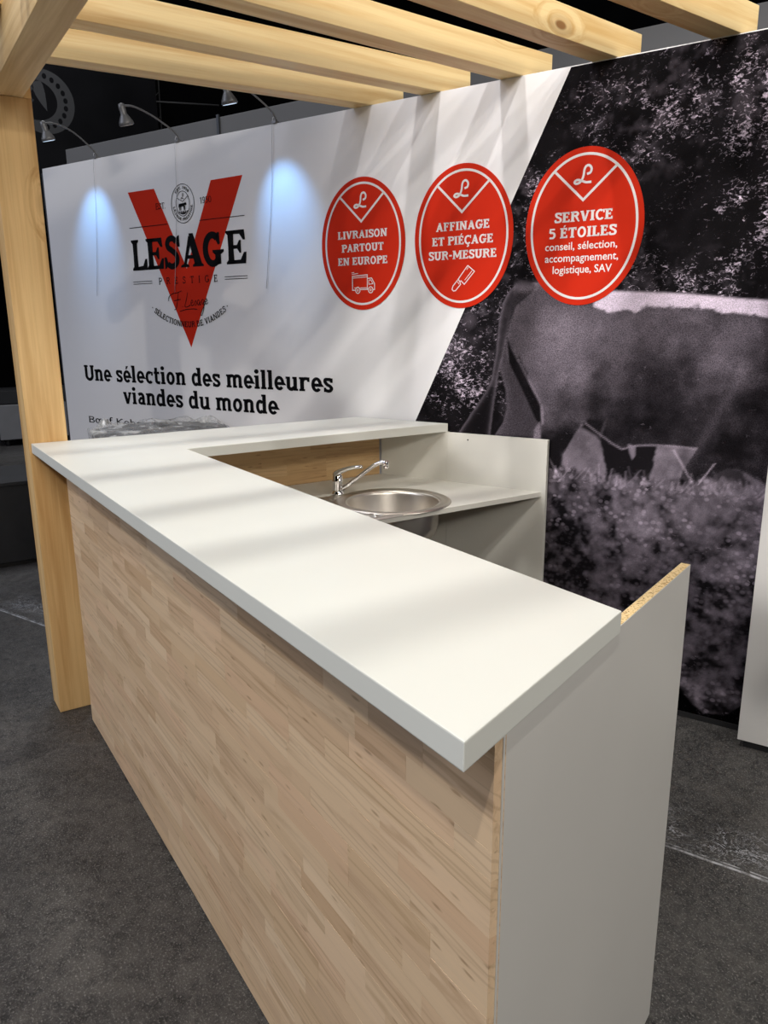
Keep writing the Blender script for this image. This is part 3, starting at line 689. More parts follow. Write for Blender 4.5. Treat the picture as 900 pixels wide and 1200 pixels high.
# heavy display capitals
def display(ink):
    T, h = .27, .12
    def tr(s0, s1):
        return lambda x, y: (s0 + (s1 - s0) * x, 1.873 + y * .164)
    def P(tr, pts): ink.poly([tr(*p) for p in pts])
    def ST(tr, pts, w):
        q = Ink(); q.stroke([(a, b * 1.2) for a, b in pts], w); ink.add(q, lambda x, y: tr(x, y / 1.2))
    def stem(t, x, w=T):
        P(t, [(x - w / 2, 0), (x + w / 2, 0), (x + w / 2 - .02, .5), (x + w / 2, 1), (x - w / 2, 1), (x - w / 2 + .02, .5)])
        for y, a, b in ((1, 1 - .06, 1 - .13), (0, .06, .13)):
            P(t, [(x - w / 2 - .09, y), (x + w / 2 + .09, y), (x + w / 2 + .09, a), (x + w / 2 - .01, b), (x - w / 2 + .01, b), (x - w / 2 - .09, a)] if y == 1 else
                 [(x - w / 2 - .09, 0), (x + w / 2 + .09, 0), (x + w / 2 + .09, a), (x + w / 2 - .01, b), (x - w / 2 + .01, b), (x - w / 2 - .09, a)])
    t = tr(.752, .880); stem(t, .26, .30); P(t, [(.26, 0), (.98, 0), (1.0, .36), (.88, .36), (.72, .14), (.26, .11)])
    def Eg(t):
        stem(t, .24, .30); P(t, [(.24, 0), (.95, 0), (1.0, .34), (.88, .34), (.70, .12), (.24, .11)]); P(t, [(.24, 1), (.92, 1), (.96, .70), (.85, .70), (.68, .88), (.24, .89)])
        P(t, [(.24, .45), (.24, .56), (.55, .56), (.66, .70), (.74, .70), (.74, .32), (.66, .32), (.55, .45)])
    Eg(tr(.878, 1.018))
    t = tr(1.014, 1.158)
    ST(t, spl([(.74, .82), (.58, .93), (.38, .92), (.26, .80), (.30, .66), (.50, .55), (.70, .42), (.76, .26), (.66, .11), (.44, .055), (.24, .13)]), .23)
    P(t, [(.80, .66), (.92, .66), (.92, 1.02), (.84, 1.0), (.70, .90)]); P(t, [(.06, -.02), (.14, .0), (.28, .12), (.18, .36), (.06, .36)])
    t = tr(1.148, 1.322)
    P(t, [(.42, 1.04), (.60, 1.04), (.94, .06), (.62, .06), (.44, .70)]); P(t, [(.40, .98), (.50, .80), (.25, .06), (.13, .06)]); P(t, [(.26, .26), (.66, .26), (.66, .37), (.30, .37)])
    P(t, [(0, 0), (.38, 0), (.36, .07), (.26, .11), (.10, .10), (.01, .06)]); P(t, [(.52, 0), (1.0, 0), (.99, .06), (.90, .12), (.62, .12), (.53, .06)])
    t = tr(1.318, 1.476)
    ST(t, arc(.47, .49, .33, .435, 48, 320, 24), .25)
    P(t, [(.70, .98), (.80, 1.0), (.82, .64), (.72, .62), (.60, .82)]); P(t, [(.58, .0), (.84, .04), (.84, .40), (.58, .40)]); P(t, [(.46, .47), (.98, .47), (.98, .40), (.86, .33), (.56, .33), (.47, .40)])
    Eg(tr(1.490, 1.631))
display(ink)
wall_part('company_name', ink, .0016, MAT_BLACK, logo, 'black serif company name')
def fine_part(name, fn, label=None):
    q_ = Ink(); fn(q_); return wall_part(name, q_, .0020, MAT_BLACK, logo, label)
fine_part('small_capitals', lambda k: text_ink(k, 'PRESTIGE', .963, 1.415, 1.790, .036, T=.13, h=.10, S=.06, track=.95))
fine_part('founding_word', lambda k: text_ink(k, 'EST.', .982, 1.058, 2.182, .031, T=.11, h=.08, S=.04, track=.06))
fine_part('founding_year', lambda k: text_ink(k, '1950', 1.321, 1.404, 2.184, .031, T=.11, h=.08, S=.04, track=.06))
for z_, a, b, w_ in ((2.102, .752, 1.065, .0035), (2.102, 1.310, 1.629, .0035), (1.812, .748, .908, .0028), (1.800, .748, .908, .0028), (1.812, 1.470, 1.631, .0028), (1.800, 1.470, 1.631, .0028)):
    fine_part('thin_line', lambda k: k.stroke([(a, z_), (b, z_)], w_))
ccx, ccz, RR = 1.187, 2.075, .517
def arcwarp(R, a0, a1, hg, cx, cz, up=False):
    def f(u, y):
        a = math.radians(a0 + (a1 - a0) * u); r = R + (y * hg if up else -y * hg)
        return (cx + r * math.sin(a), cz + (r * math.cos(a) if up else -r * math.cos(a)))
    return f
fine_part('curved_lettering', lambda k: text_ink(k, '· SÉLECTIONNEUR DE VIANDES ·', 0, 1, 0, 1, T=.17, h=.12, S=.05, track=.10, warp=arcwarp(RR, -36, 36, .031, ccx, ccz)))
ink = Ink()
sg = [[(1.030, 1.700), (1.036, 1.722), (1.065, 1.738), (1.10, 1.742), (1.140, 1.752)], [(1.112, 1.742), (1.102, 1.70), (1.088, 1.660), (1.072, 1.652)], [(1.075, 1.700), (1.128, 1.708)], [(1.138, 1.668), (1.141, 1.666)],
      [(1.186, 1.742), (1.172, 1.705), (1.158, 1.670), (1.176, 1.666), (1.202, 1.676)], [(1.206, 1.684), (1.222, 1.692), (1.216, 1.702), (1.206, 1.690), (1.212, 1.672), (1.230, 1.680), (1.244, 1.698), (1.248, 1.682), (1.238, 1.672)],
      [(1.274, 1.698), (1.262, 1.700), (1.256, 1.686), (1.264, 1.674), (1.276, 1.692), (1.276, 1.674), (1.284, 1.678)], [(1.306, 1.700), (1.294, 1.702), (1.289, 1.688), (1.297, 1.678), (1.308, 1.696), (1.300, 1.650), (1.284, 1.620), (1.278, 1.630), (1.300, 1.662), (1.316, 1.682)],
      [(1.316, 1.688), (1.330, 1.696), (1.325, 1.706), (1.316, 1.694), (1.322, 1.678), (1.338, 1.686)], [(1.116, 1.643), (1.16, 1.652), (1.22, 1.655), (1.252, 1.652)]]
for c in sg: ink.stroke(spl(c, 5), .0038)
wall_part('signature', ink, .0022, MAT_BLACK, logo, 'thin handwritten signature')
# seal with a small cow
ink = Ink(); cx, cz = 1.192, 2.195
ink.stroke(arc(cx, cz, .086, .097, 0, 354, 60), .0032, True); ink.stroke(arc(cx, cz, .051, .062, 0, 354, 48), .003, True)
def ellw(a0, a1, up, hg=.014):
    def f(u, y):
        a = math.radians(a0 + (a1 - a0) * u); k = (y * hg if up else -y * hg); rx, rz = (.0615, .0725) if up else (.0745, .0855)
        return (cx + (rx + k) * math.sin(a), cz + ((rz + k) * math.cos(a)) * (1 if up else -1))
    return f
text_ink(ink, 'EST. 1950', 0, 1, 0, 1, T=.2, h=.14, S=.03, track=.12, warp=ellw(-46, 46, True))
text_ink(ink, 'LESAGE PRESTIGE', 0, 1, 0, 1, T=.2, h=.14, S=.03, track=.12, warp=ellw(-82, 82, False))
ink.stroke([(cx - .042, cz + .031), (cx + .001, cz + .010), (cx + .042, cz + .035)], .003)
LM = [(.72, .50), (.92, .58), (.97, .80), (.84, .98), (.66, .96), (.56, .78), (.52, .45), (.44, .22), (.30, .05), (.12, .0), (.0, .08), (.08, .19), (.26, .20), (.52, .10), (.72, .03), (1.0, .03)]
def monogram(ink, s0, s1, z0, z1, w): ink.stroke([(s0 + x * (s1 - s0), z0 + y * (z1 - z0)) for x, y in spl(LM, 5)], w)
monogram(ink, cx - .010, cx + .010, cz + .024, cz + .050, .0025)
def cow(ink, x, y, k):
    Q = lambda pts: ink.poly([(x + a * k, y + b * k) for a, b in pts])
    Q([(-.9, .35), (.55, .42), (.55, -.15), (-.9, -.12)]); Q([(.5, .42), (.95, .45), (1.05, .1), (.8, .0), (.55, .05)]); Q([(.62, .42), (.7, .62), (.78, .43)])
    for a in (-.85, -.55, .25, .48): Q([(a - .02, -.1), (a + .17, -.1), (a + .12, -.75), (a, -.75)])
    Q([(-.9, .3), (-1.0, .1), (-1.02, -.35), (-.97, -.35), (-.9, 0)])
cow(ink, cx - .002, cz - .010, .030)
for i in range(26):
    a = cx - .036 + .072 * i / 25; r = .012 * math.sin(i * 2.3) ** 2
    hh = .058 * math.sqrt(max(0, 1 - ((a - cx) / .05) ** 2))
    ink.stroke([(a, cz - hh + .004), (a + .002, cz - .034 - r)], .0028)
wall_part('seal', ink, .0020, MAT_BLACK, logo, 'oval black seal with a small cow')

# ---- three red badges
def badge(s, z, w, hgt, lines, kind, label):
    b = wall_thing('red_badge', s, z, label, 'sign', 'oval red badges on the printed wall')
    disc = Ink(); disc.poly(arc(s, z, w / 2, hgt / 2, 0, 357, 120)); 
    vs = [(x, y, .0012) for x, y in disc.v]; n = len(vs); vs2 = [(x, y, .0030) for x, y in disc.v]
    me = mesh('disc', vs + vs2, [tuple(reversed(range(n))), tuple(range(n, 2 * n))] + [(i, (i + 1) % n, n + (i + 1) % n, n + i) for i in range(n)])
    part('disc', me, MAT_RED, b, WALLM)
    k = Ink(); rw, rh = w * .444, hgt * .4555
    k.stroke(arc(s, z, rw, rh, 0, 357, 100), .0095, True)
    a1 = 126
    p1 = (s + rw * math.cos(math.radians(126)), z + rh * math.sin(math.radians(126))); p2 = (2 * s - p1[0], p1[1]); pm = (s - .003, z + .100)
    k.stroke([p1, pm, p2], .0095)
    wall_part('white_ring', k, .0036, MAT_PRINT_WHITE, b)
    k = Ink(); monogram(k, s - .040, s + .026, z + .160, z + .222, .0085)
    wall_part('monogram', k, .0040, MAT_PRINT_WHITE, b, 'white script letter')
    for t_, a, c, z0, hh in lines:
        k = Ink()
        if t_.startswith('~'): sans_ink(k, t_[1:], a, c, z0, hh)
        else: text_ink(k, t_, a, c, z0, hh, T=.215, h=.155, S=.065, track=.06)
        wall_part('text_line', k, .0036, MAT_PRINT_WHITE, b)
    k = Ink()
    if kind == 'truck':
        s_, z_ = 2.289, 1.716; L = lambda pts, w_=.0042, c=False: k.stroke([(s_ + a, z_ + b_) for a, b_ in pts], w_, c)
        L([(.016, .004), (.0, .004), (.0, .066), (.084, .070), (.084, .006), (.044, .006)]); L([(0, .058), (.084, .061)], .003); L([(.010, .014), (.026, .014)], .003); L([(.044, .013), (.082, .013)], .003)
        L([(.084, .054), (.108, .055), (.124, .030), (.124, .004), (.116, .004)]); L([(.092, .046), (.104, .047), (.115, .030), (.092, .028), (.092, .046)], .0032); L([(.084, .006), (.088, .006)])
        L([(-.002, .075), (.032, .078)], .003); L([(-.004, .082), (.010, .083)], .003)
        for a in (.030, .102): L(arc(a, .003, .0125, .0135, 0, 345, 20), .0042, True); L(arc(a, .003, .004, .0045, 0, 330, 10), .003, True)
        wall_part('van_picture', k, .0036, MAT_PRINT_WHITE, b, 'outline of a delivery van')
    elif kind == 'knife':
        Lp = lambda pts, w_=.0042, c=False: k.stroke(pts, w_, c)
        Lp([(2.889, 1.803), (2.921, 1.778), (2.874, 1.727), (2.858, 1.742), (2.852, 1.738), (2.845, 1.750), (2.889, 1.803)], .004)
        Lp([(2.910, 1.781), (2.876, 1.744)], .0028); Lp([(2.892, 1.795), (2.884, 1.786)], .0028)
        Lp([(2.846, 1.750), (2.820, 1.722), (2.815, 1.708), (2.822, 1.701), (2.832, 1.702), (2.856, 1.727), (2.852, 1.740)], .004); Lp([(2.842, 1.738), (2.849, 1.728)], .0028)
        wall_part('cleaver_picture', k, .0036, MAT_PRINT_WHITE, b, 'outline of a meat cleaver')
    return b
badge(2.346, 1.9195, .463, .577, [('LIVRAISON', 2.210, 2.483, 1.948, .034), ('PARTOUT', 2.231, 2.464, 1.890, .034), ('EN EUROPE', 2.208, 2.484, 1.832, .034)], 'truck',
      'oval red badge with a delivery van, nearest the logo')
badge(2.860, 1.9185, .465, .578, [('AFFINAGE', 2.734, 2.985, 1.947, .035), ('ET PIÉÇAGE', 2.715, 3.003, 1.889, .035), ('SUR-MESURE', 2.698, 3.020, 1.831, .035)], 'knife',
      'oval red badge with a meat cleaver, between the other two badges')
badge(3.380, 1.9195, .467, .577, [('SERVICE', 3.266, 3.495, 1.943, .0375), ('5 ÉTOILES', 3.245, 3.512, 1.885, .038), ('~conseil, sélection,', 3.232, 3.519, 1.841, .041), ('~accompagnement,', 3.233, 3.525, 1.797, .041), ('~logistique, SAV', 3.267, 3.503, 1.753, .041)], '',
      'oval red badge with five lines of text, lying over the forest print')

# ---- black and white mural: tones held per vertex of a fine grid, speckle from the material
def mural():
    z0, z1 = .022, WZ - .004; DS = .005
    S = np.arange(2.09, 4.262, DS); Zs = np.arange(z0, z1 + DS * .5, (z1 - z0) / round((z1 - z0) / DS)); SS, ZZ = np.meshgrid(S, Zs)
    left = 2.644 + (ZZ - 1.154) * (3.303 - 2.644) / (2.487 - 1.154)
    SS = left + (SS - SS[0, 0])     # columns run parallel to the slanted left border
    def vnoise(scale, oct=4, ax=1.0, az=1.0, seed=0, skew=0.0):
        r = np.random.RandomState(seed); out = np.zeros_like(SS); amp = 1; tot = 0
        for o in range(oct):
            x = (SS + skew * ZZ) * scale * ax * 2 ** o + 13.7 * o; y = ZZ * scale * az * 2 ** o + 5.1 * o
            g = r.rand(256, 256); xi = np.floor(x).astype(int); yi = np.floor(y).astype(int); fx = x - xi; fy = y - yi
            fx = fx * fx * (3 - 2 * fx); fy = fy * fy * (3 - 2 * fy)
            G = lambda a, b: g[b % 256, a % 256]
            v = (G(xi, yi) * (1 - fx) + G(xi + 1, yi) * fx) * (1 - fy) + (G(xi, yi + 1) * (1 - fx) + G(xi + 1, yi + 1) * fx) * fy
            out += v * amp; tot += amp; amp *= .55
        return out / tot
    def sdf(poly):
        P = np.array(poly, float); n = len(P); d = np.full(SS.shape, 1e9); inside = np.zeros(SS.shape, bool)
        for i in range(n):
            a, b = P[i], P[(i + 1) % n]; e = b - a; wx = SS - a[0]; wy = ZZ - a[1]
            t = np.clip((wx * e[0] + wy * e[1]) / (e @ e), 0, 1); d = np.minimum(d, (wx - e[0] * t) ** 2 + (wy - e[1] * t) ** 2)
            c = ((a[1] <= ZZ) & (b[1] > ZZ)) | ((b[1] <= ZZ) & (a[1] > ZZ))
            with np.errstate(divide='ignore', invalid='ignore'): xi = a[0] + (ZZ - a[1]) / (b[1] - a[1]) * e[0]
            inside ^= c & (SS < xi)
        d = np.sqrt(d); return np.where(inside, d, -d)
    def mask(poly, soft=.006, wob=0.0, seed=3):
        d = sdf(poly)
        if wob: d = d + (vnoise(45, 3, seed=seed) - .5) * wob
        return np.clip(d / soft + .5, 0, 1), d
    def blob(s, z, rs, rz): return np.exp(-(((SS - s) / rs) ** 2 + ((ZZ - z) / rz) ** 2))
    n_a = vnoise(3, 4, seed=1); n_b = vnoise(11, 4, seed=2); n_c = vnoise(28, 3, seed=4); n_hair = vnoise(60, 3, ax=1.0, az=.7, seed=5, skew=.3)
    # forest
    tone = .002 + .008 * n_b + .16 * np.clip(n_c - .50, 0, 1) * np.clip((n_a - .35) * 3, 0, 1)
    speck = np.clip((n_a - .30) * 3.2, .22, 1) * np.clip((n_b - .34) * 5, .25, 1)
    speck *= .45 + .55 * np.clip((SS - left) * .8 + .2 + (ZZ - 1.6) * .15, 0, 1)
    speck = np.maximum(speck, .95 * blob(4.05, 2.25, .35, .22)); speck = np.maximum(speck, .9 * blob(4.0, 1.95, .3, .25) * (n_b > .42)); speck = np.maximum(speck, .95 * blob(2.86, 1.36, .20, .20)); speck = np.maximum(speck, .6 * blob(3.75, 1.75, .35, .10)); speck *= 1 - .8 * blob(3.72, 1.98, .16, .20)
    tone += .05 * blob(3.92, 2.28, .03, .05) + .10 * np.clip(blob(2.90, 1.58, .05, .05) - .4, 0, 1) + .06 * blob(2.80, 1.45, .14, .08) * n_c
    for k in range(9):   # dark trunks and a few paler branches
        sx = 3.0 + k * .17 + .05 * math.sin(k * 5); tilt = .1 * math.sin(k * 3.1)
        tr = np.exp(-((SS - sx - tilt * (ZZ - 2)) / .018) ** 2); speck *= 1 - .6 * tr * (ZZ > 1.5)
    fur = np.zeros_like(SS); bok = np.zeros_like(SS)
    # pasture behind the legs
    grass_top = np.interp(SS, [3.0, 3.236, 3.348, 3.494, 3.665, 3.825, 3.976, 4.122, 4.3], [.95, .952, .977, .963, .966, .982, .991, .965, .96]) + (vnoise(60, 2, az=.02, seed=8) - .5) * .045
    pale = [(3.36, 1.19), (3.487, 1.14), (3.587, 1.08), (3.658, 1.105), (3.87, 1.105), (3.95, 1.02), (4.0, 1.06), (4.08, 1.03), (4.25, .95), (4.25, .90), (3.33, .90), (3.33, 1.03)]
    m, d = mask(pale, .01); tone = tone * (1 - m) + m * (.19 + .20 * (n_b - .45) + .12 * (n_c - .5)); speck *= 1 - m
    ml = [(3.485, 1.14), (3.531, 1.10), (3.587, 1.08), (3.66, 1.10), (3.722, 1.10), (3.712, 1.03), (3.700, .917), (3.545, .9), (3.522, 1.0)]
    m, d = mask(ml, .008, .02); tone = tone * (1 - m) + m * .010; speck *= 1 - m
    fl2 = [(3.985, 1.045), (4.02, 1.035), (4.065, .99), (4.07, .90), (3.90, .90), (3.90, 1.0)]
    m, d = mask(fl2, .01, .02); tone = tone * (1 - m) + m * (.022 + .03 * n_c)
    # far hind leg
    fl = [(3.074, 1.50), (3.103, 1.403), (3.148, 1.329), (3.236, 1.22), (3.240, 1.159), (3.235, 1.04), (3.20, .97), (2.93, .95), (3.03, 1.085), (3.072, 1.149), (3.086, 1.212), (3.079, 1.291), (3.053, 1.366), (3.045, 1.45)]
    m, d = mask(fl, .006); t_ = .060 + .05 * np.exp(-np.clip(d, 0, 1) / .012) + .04 * (n_b - .5) - .02 * (ZZ < 1.1); tone = tone * (1 - m) + m * t_; speck *= 1 - m; fur = np.maximum(fur, m)
    # body
    body = [(3.13, 1.700), (3.17, 1.722), (3.24, 1.722), (3.38, 1.705), (3.452, 1.69), (3.517, 1.677), (3.646, 1.67), (3.769, 1.661), (3.916, 1.645), (4.055, 1.63), (4.27, 1.60), (4.27, .93), (4.15, .958), (4.102, .990), (4.061, 1.012), (4.024, 1.030), (3.983, 1.034),
            (3.939, 1.0), (3.917, .975), (3.813, .965), (3.825, 1.015), (3.841, 1.043), (3.868, 1.096), (3.777, 1.1), (3.659, 1.094), (3.587, 1.072), (3.531, 1.095), (3.487, 1.13), (3.454, 1.158), (3.425, 1.174), (3.382, 1.101), (3.346, 1.031), (3.342, .962), (3.259, .954), (3.238, 1.102), (3.242, 1.177), (3.236, 1.22), (3.148, 1.329), (3.087, 1.402), (3.073, 1.466), (3.082, 1.567), (3.095, 1.64)]
    m, d = mask(body, .006)
    t_ = .036 + .115 * blob(3.28, 1.52, .17, .19) + .060 * blob(3.20, 1.30, .07, .2) + .065 * blob(3.62, 1.54, .25, .08) + .03 * blob(3.62, 1.38, .12, .1) - .022 * blob(3.55, 1.20, .24, .11) - .026 * blob(4.08, 1.20, .24, .20) - .020 * blob(3.78, 1.20, .3, .14) + .055 * blob(3.93, 1.45, .10, .14) - .03 * blob(3.47, 1.45, .05, .16)
    t_ += .045 * blob(3.40, 1.30, .04, .14) * (ZZ > 1.17) + (n_b - .5) * .11 + (n_a - .5) * .06 + (n_c - .5) * .05 + .012
    t_ += .05 * np.exp(-np.clip(d, 0, 1) / .008) * ((SS < 3.5) | (ZZ > 1.5)) + .030 * np.exp(-np.clip(d, 0, 1) / .004)
    t_ = np.where(t_ < .03, .03 - (.03 - t_) * .35, t_)
    sh = SS - (3.865 + (ZZ - 1.094) * .46); t_ = t_ + .022 * np.exp(-(sh / .02) ** 2) * (ZZ < 1.40) - .018 * blob(3.98, 1.10, .10, .10)
    t_ -= .050 * np.clip((1.16 - ZZ) / .10, 0, 1) * (SS < 3.44); t_ = np.clip(t_, .008, 1)
    tone = tone * (1 - m) + m * t_; speck *= 1 - m; fur = np.maximum(fur, m)
    # flank fold
    f_, d = mask([(3.415, 1.150), (3.445, 1.186), (3.498, 1.185), (3.521, 1.142), (3.518, 1.084), (3.480, 1.12)], .012); tone = tone * (1 - f_) + f_ * .012
    tone += .05 * np.exp(-((SS - 3.50 - .3 * (ZZ - 1.13)) / .006) ** 2) * blob(3.50, 1.14, .1, .05)
    bl = np.abs(ZZ - np.interp(SS, [3.43, 3.487, 3.55, 3.587, 3.64, 3.70, 3.777, 3.86, 3.9], [1.17, 1.132, 1.092, 1.074, 1.092, 1.099, 1.102, 1.098, 1.1])) ; tone += .20 * np.exp(-(bl / .0035) ** 2) * (SS > 3.43) * (SS < 3.87)
    m, d = mask([(3.608, 1.096), (3.640, 1.092), (3.640, 1.050), (3.630, 1.036), (3.618, 1.062)], .006); tone = tone * (1 - m) + m * .24
    # dark cleft between the hind legs
    m, d = mask([(3.077, 1.51), (3.101, 1.455), (3.162, 1.355), (3.238, 1.235), (3.248, 1.150), (3.222, 1.165), (3.149, 1.300), (3.090, 1.40)], .006); tone = tone * (1 - m) + m * .008
    m, d = mask([(3.135, 1.44), (3.15, 1.40), (3.175, 1.36), (3.17, 1.31), (3.15, 1.34), (3.125, 1.38)], .01, .03); tone = tone * (1 - m) + m * .012
    e_ = np.abs(SS - np.interp(ZZ, [1.16, 1.23, 1.355, 1.455], [3.25, 3.243, 3.168, 3.108])); tone += .13 * np.exp(-(e_ / .005) ** 2) * (ZZ > 1.15) * (ZZ < 1.42)
    m, d = mask([(3.215, 1.13), (3.238, 1.16), (3.244, 1.10), (3.236, 1.04), (3.212, 1.05)], .008); tone = tone * (1 - m) + m * .20
    # tail
    tail = [(3.16, 1.728), (3.11, 1.715), (3.078, 1.690), (3.054, 1.646), (3.040, 1.567), (3.031, 1.447), (3.012, 1.332), (2.982, 1.269), (2.914, 1.173), (2.835, 1.058), (2.815, .95), (2.999, .95), (3.010, 1.099), (3.030, 1.264), (3.045, 1.366), (3.070, 1.466), (3.088, 1.567), (3.115, 1.635), (3.168, 1.672), (3.20, 1.71)]
    m, d = mask(tail, .006, .006); t_ = np.where(ZZ > 1.3, .012 + .035 * n_c, .006) + .14 * np.exp(-np.clip(d, 0, 1) / .006) * (SS < 3.075 + (ZZ - 1.5) * .15) * (ZZ > 1.05) + .012 * blob(3.09, 1.66, .03, .05)
    tone = tone * (1 - m) + m * t_; speck *= 1 - m
    rump = np.exp(-((ZZ - (1.712 - .10 * np.abs(SS - 3.22))) / .020) ** 2) * (SS > 3.10) * (SS < 3.33); tone += .09 * rump * (.3 + 1.4 * n_c) * (SS < 3.26)
    # white back
    stripe = [(3.44, 1.69), (3.517, 1.679), (3.646, 1.672), (3.769, 1.663), (3.916, 1.647), (4.055, 1.632), (4.28, 1.60), (4.28, 1.54), (4.061, 1.575), (4.02, 1.578), (3.977, 1.592), (3.921, 1.588), (3.862, 1.607), (3.773, 1.610), (3.697, 1.618), (3.650, 1.618), (3.604, 1.594), (3.575, 1.612), (3.50, 1.60), (3.44, 1.625)]
    m, d = mask(stripe, .010, .004); m = m * np.clip(((ZZ - np.interp(SS, [3.5, 3.60, 3.65, 3.77, 3.86, 3.93, 4.03, 4.28], [1.60, 1.592, 1.616, 1.608, 1.603, 1.586, 1.573, 1.54])) + (vnoise(40, 4, seed=9) - .5) * .05) / .012, 0, 1); tone = tone * (1 - m) + m * (.66 + .25 * (n_c - .5)); speck *= 1 - m; fur *= 1 - .6 * m
    # soft round pale spot in the print
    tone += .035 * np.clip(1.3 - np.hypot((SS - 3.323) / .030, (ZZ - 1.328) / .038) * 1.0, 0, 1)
    # grass
    g = np.clip((grass_top - ZZ) / .012 + .5, 0, 1)
    n_g = vnoise(16, 4, ax=.7, seed=21, skew=.4); n_G = vnoise(3.2, 3, seed=22)
    t_ = np.clip(.074 + .16 * (n_g - .5) + .26 * (n_c - .5) + .07 * (n_G - .5) + .030 * blob(3.75, .72, .4, .2) - .05 * blob(3.35, .66, .18, .35), .008, 1) * np.clip((ZZ - .06) / .3 + .5, .4, 1)
    tone = tone * (1 - g) + g * t_; speck = speck * (1 - g) + g * .14 * np.clip((ZZ - .5) * 2, 0, 1); fur *= 1 - g; bok = g * np.clip((n_G - .3) * 2.5, .15, 1) * np.clip(.95 - (ZZ - .85) * 1.5, .5, 1)
    # grass blades standing in front of the legs
    r = np.random.RandomState(5)
    for k in range(150):
        s_ = 3.24 + r.rand() * .95; zt = np.interp(s_, [3.24, 4.2], [.965, .985]); hh = .005 + .045 * r.rand() ** 3; ln_ = (r.rand() - .5) * 1.8; zt -= .03 * r.rand()
        if k == 0: s_, zt, hh, ln_ = 3.84, 1.0, .09, -.65
        if k == 1: s_, zt, hh, ln_ = 3.90, .99, .06, .6
        u_ = (ZZ - zt + .03) / (hh + .03); dd_ = np.abs(SS - s_ - ln_ * (ZZ - zt)); b_ = np.exp(-(dd_ / .0035) ** 2) * (u_ > 0) * (u_ < 1); tone = tone + b_ * (.02 + .13 * r.rand() ** 2 + (.25 if k < 2 else 0))
    # black foot of the print with a ragged clod
    bot = np.interp(SS, [2, 3.86, 3.897, 3.94, 3.984, 4.046, 4.079, 4.11, 4.146, 4.3], [.16, .15, .11, .062, .034, .050, .067, .10, .15, .2]) + (n_c - .5) * .02
    k_ = np.clip((ZZ - bot) / .010 + .5, 0, 1); tone *= k_; speck *= k_; bok *= k_
    tone *= .97
    hi = np.clip((.16 - ZZ) / .02, 0, 1) * np.clip((n_c - .5) * 4, 0, 1) * k_; tone += .10 * hi
    # mesh
    ny, nx = SS.shape; keep = SS <= 4.30
    ss = SS; idx = -np.ones(SS.shape, int); idx[keep] = np.arange(keep.sum())
    q = keep[:-1, :-1] & keep[:-1, 1:] & keep[1:, :-1] & keep[1:, 1:]
    V = np.stack([ss[keep], ZZ[keep], np.full(keep.sum(), .0008)], 1); a, b = np.nonzero(q)
    Fq = np.stack([idx[a, b], idx[a, b + 1], idx[a + 1, b + 1], idx[a + 1, b]], 1)
    me = bpy.data.meshes.new('mural_print'); me.vertices.add(len(V)); me.vertices.foreach_set('co', V.astype(np.float32).ravel())
    me.loops.add(Fq.size); me.loops.foreach_set('vertex_index', Fq.astype(np.int32).ravel()); me.polygons.add(len(Fq)); me.polygons.foreach_set('loop_start', (np.arange(len(Fq)) * 4).astype(np.int32))
    me.update(calc_edges=True); me.validate()
    at = me.color_attributes.new('tone', 'FLOAT_COLOR', 'POINT')
    c = np.stack([np.clip(tone[keep], 0, 1), np.clip(speck[keep], 0, 1), np.clip(bok[keep], 0, 1), np.clip(fur[keep], 0, 1)], 1); at.data.foreach_set('color', c.astype(np.float32).ravel())
    return me
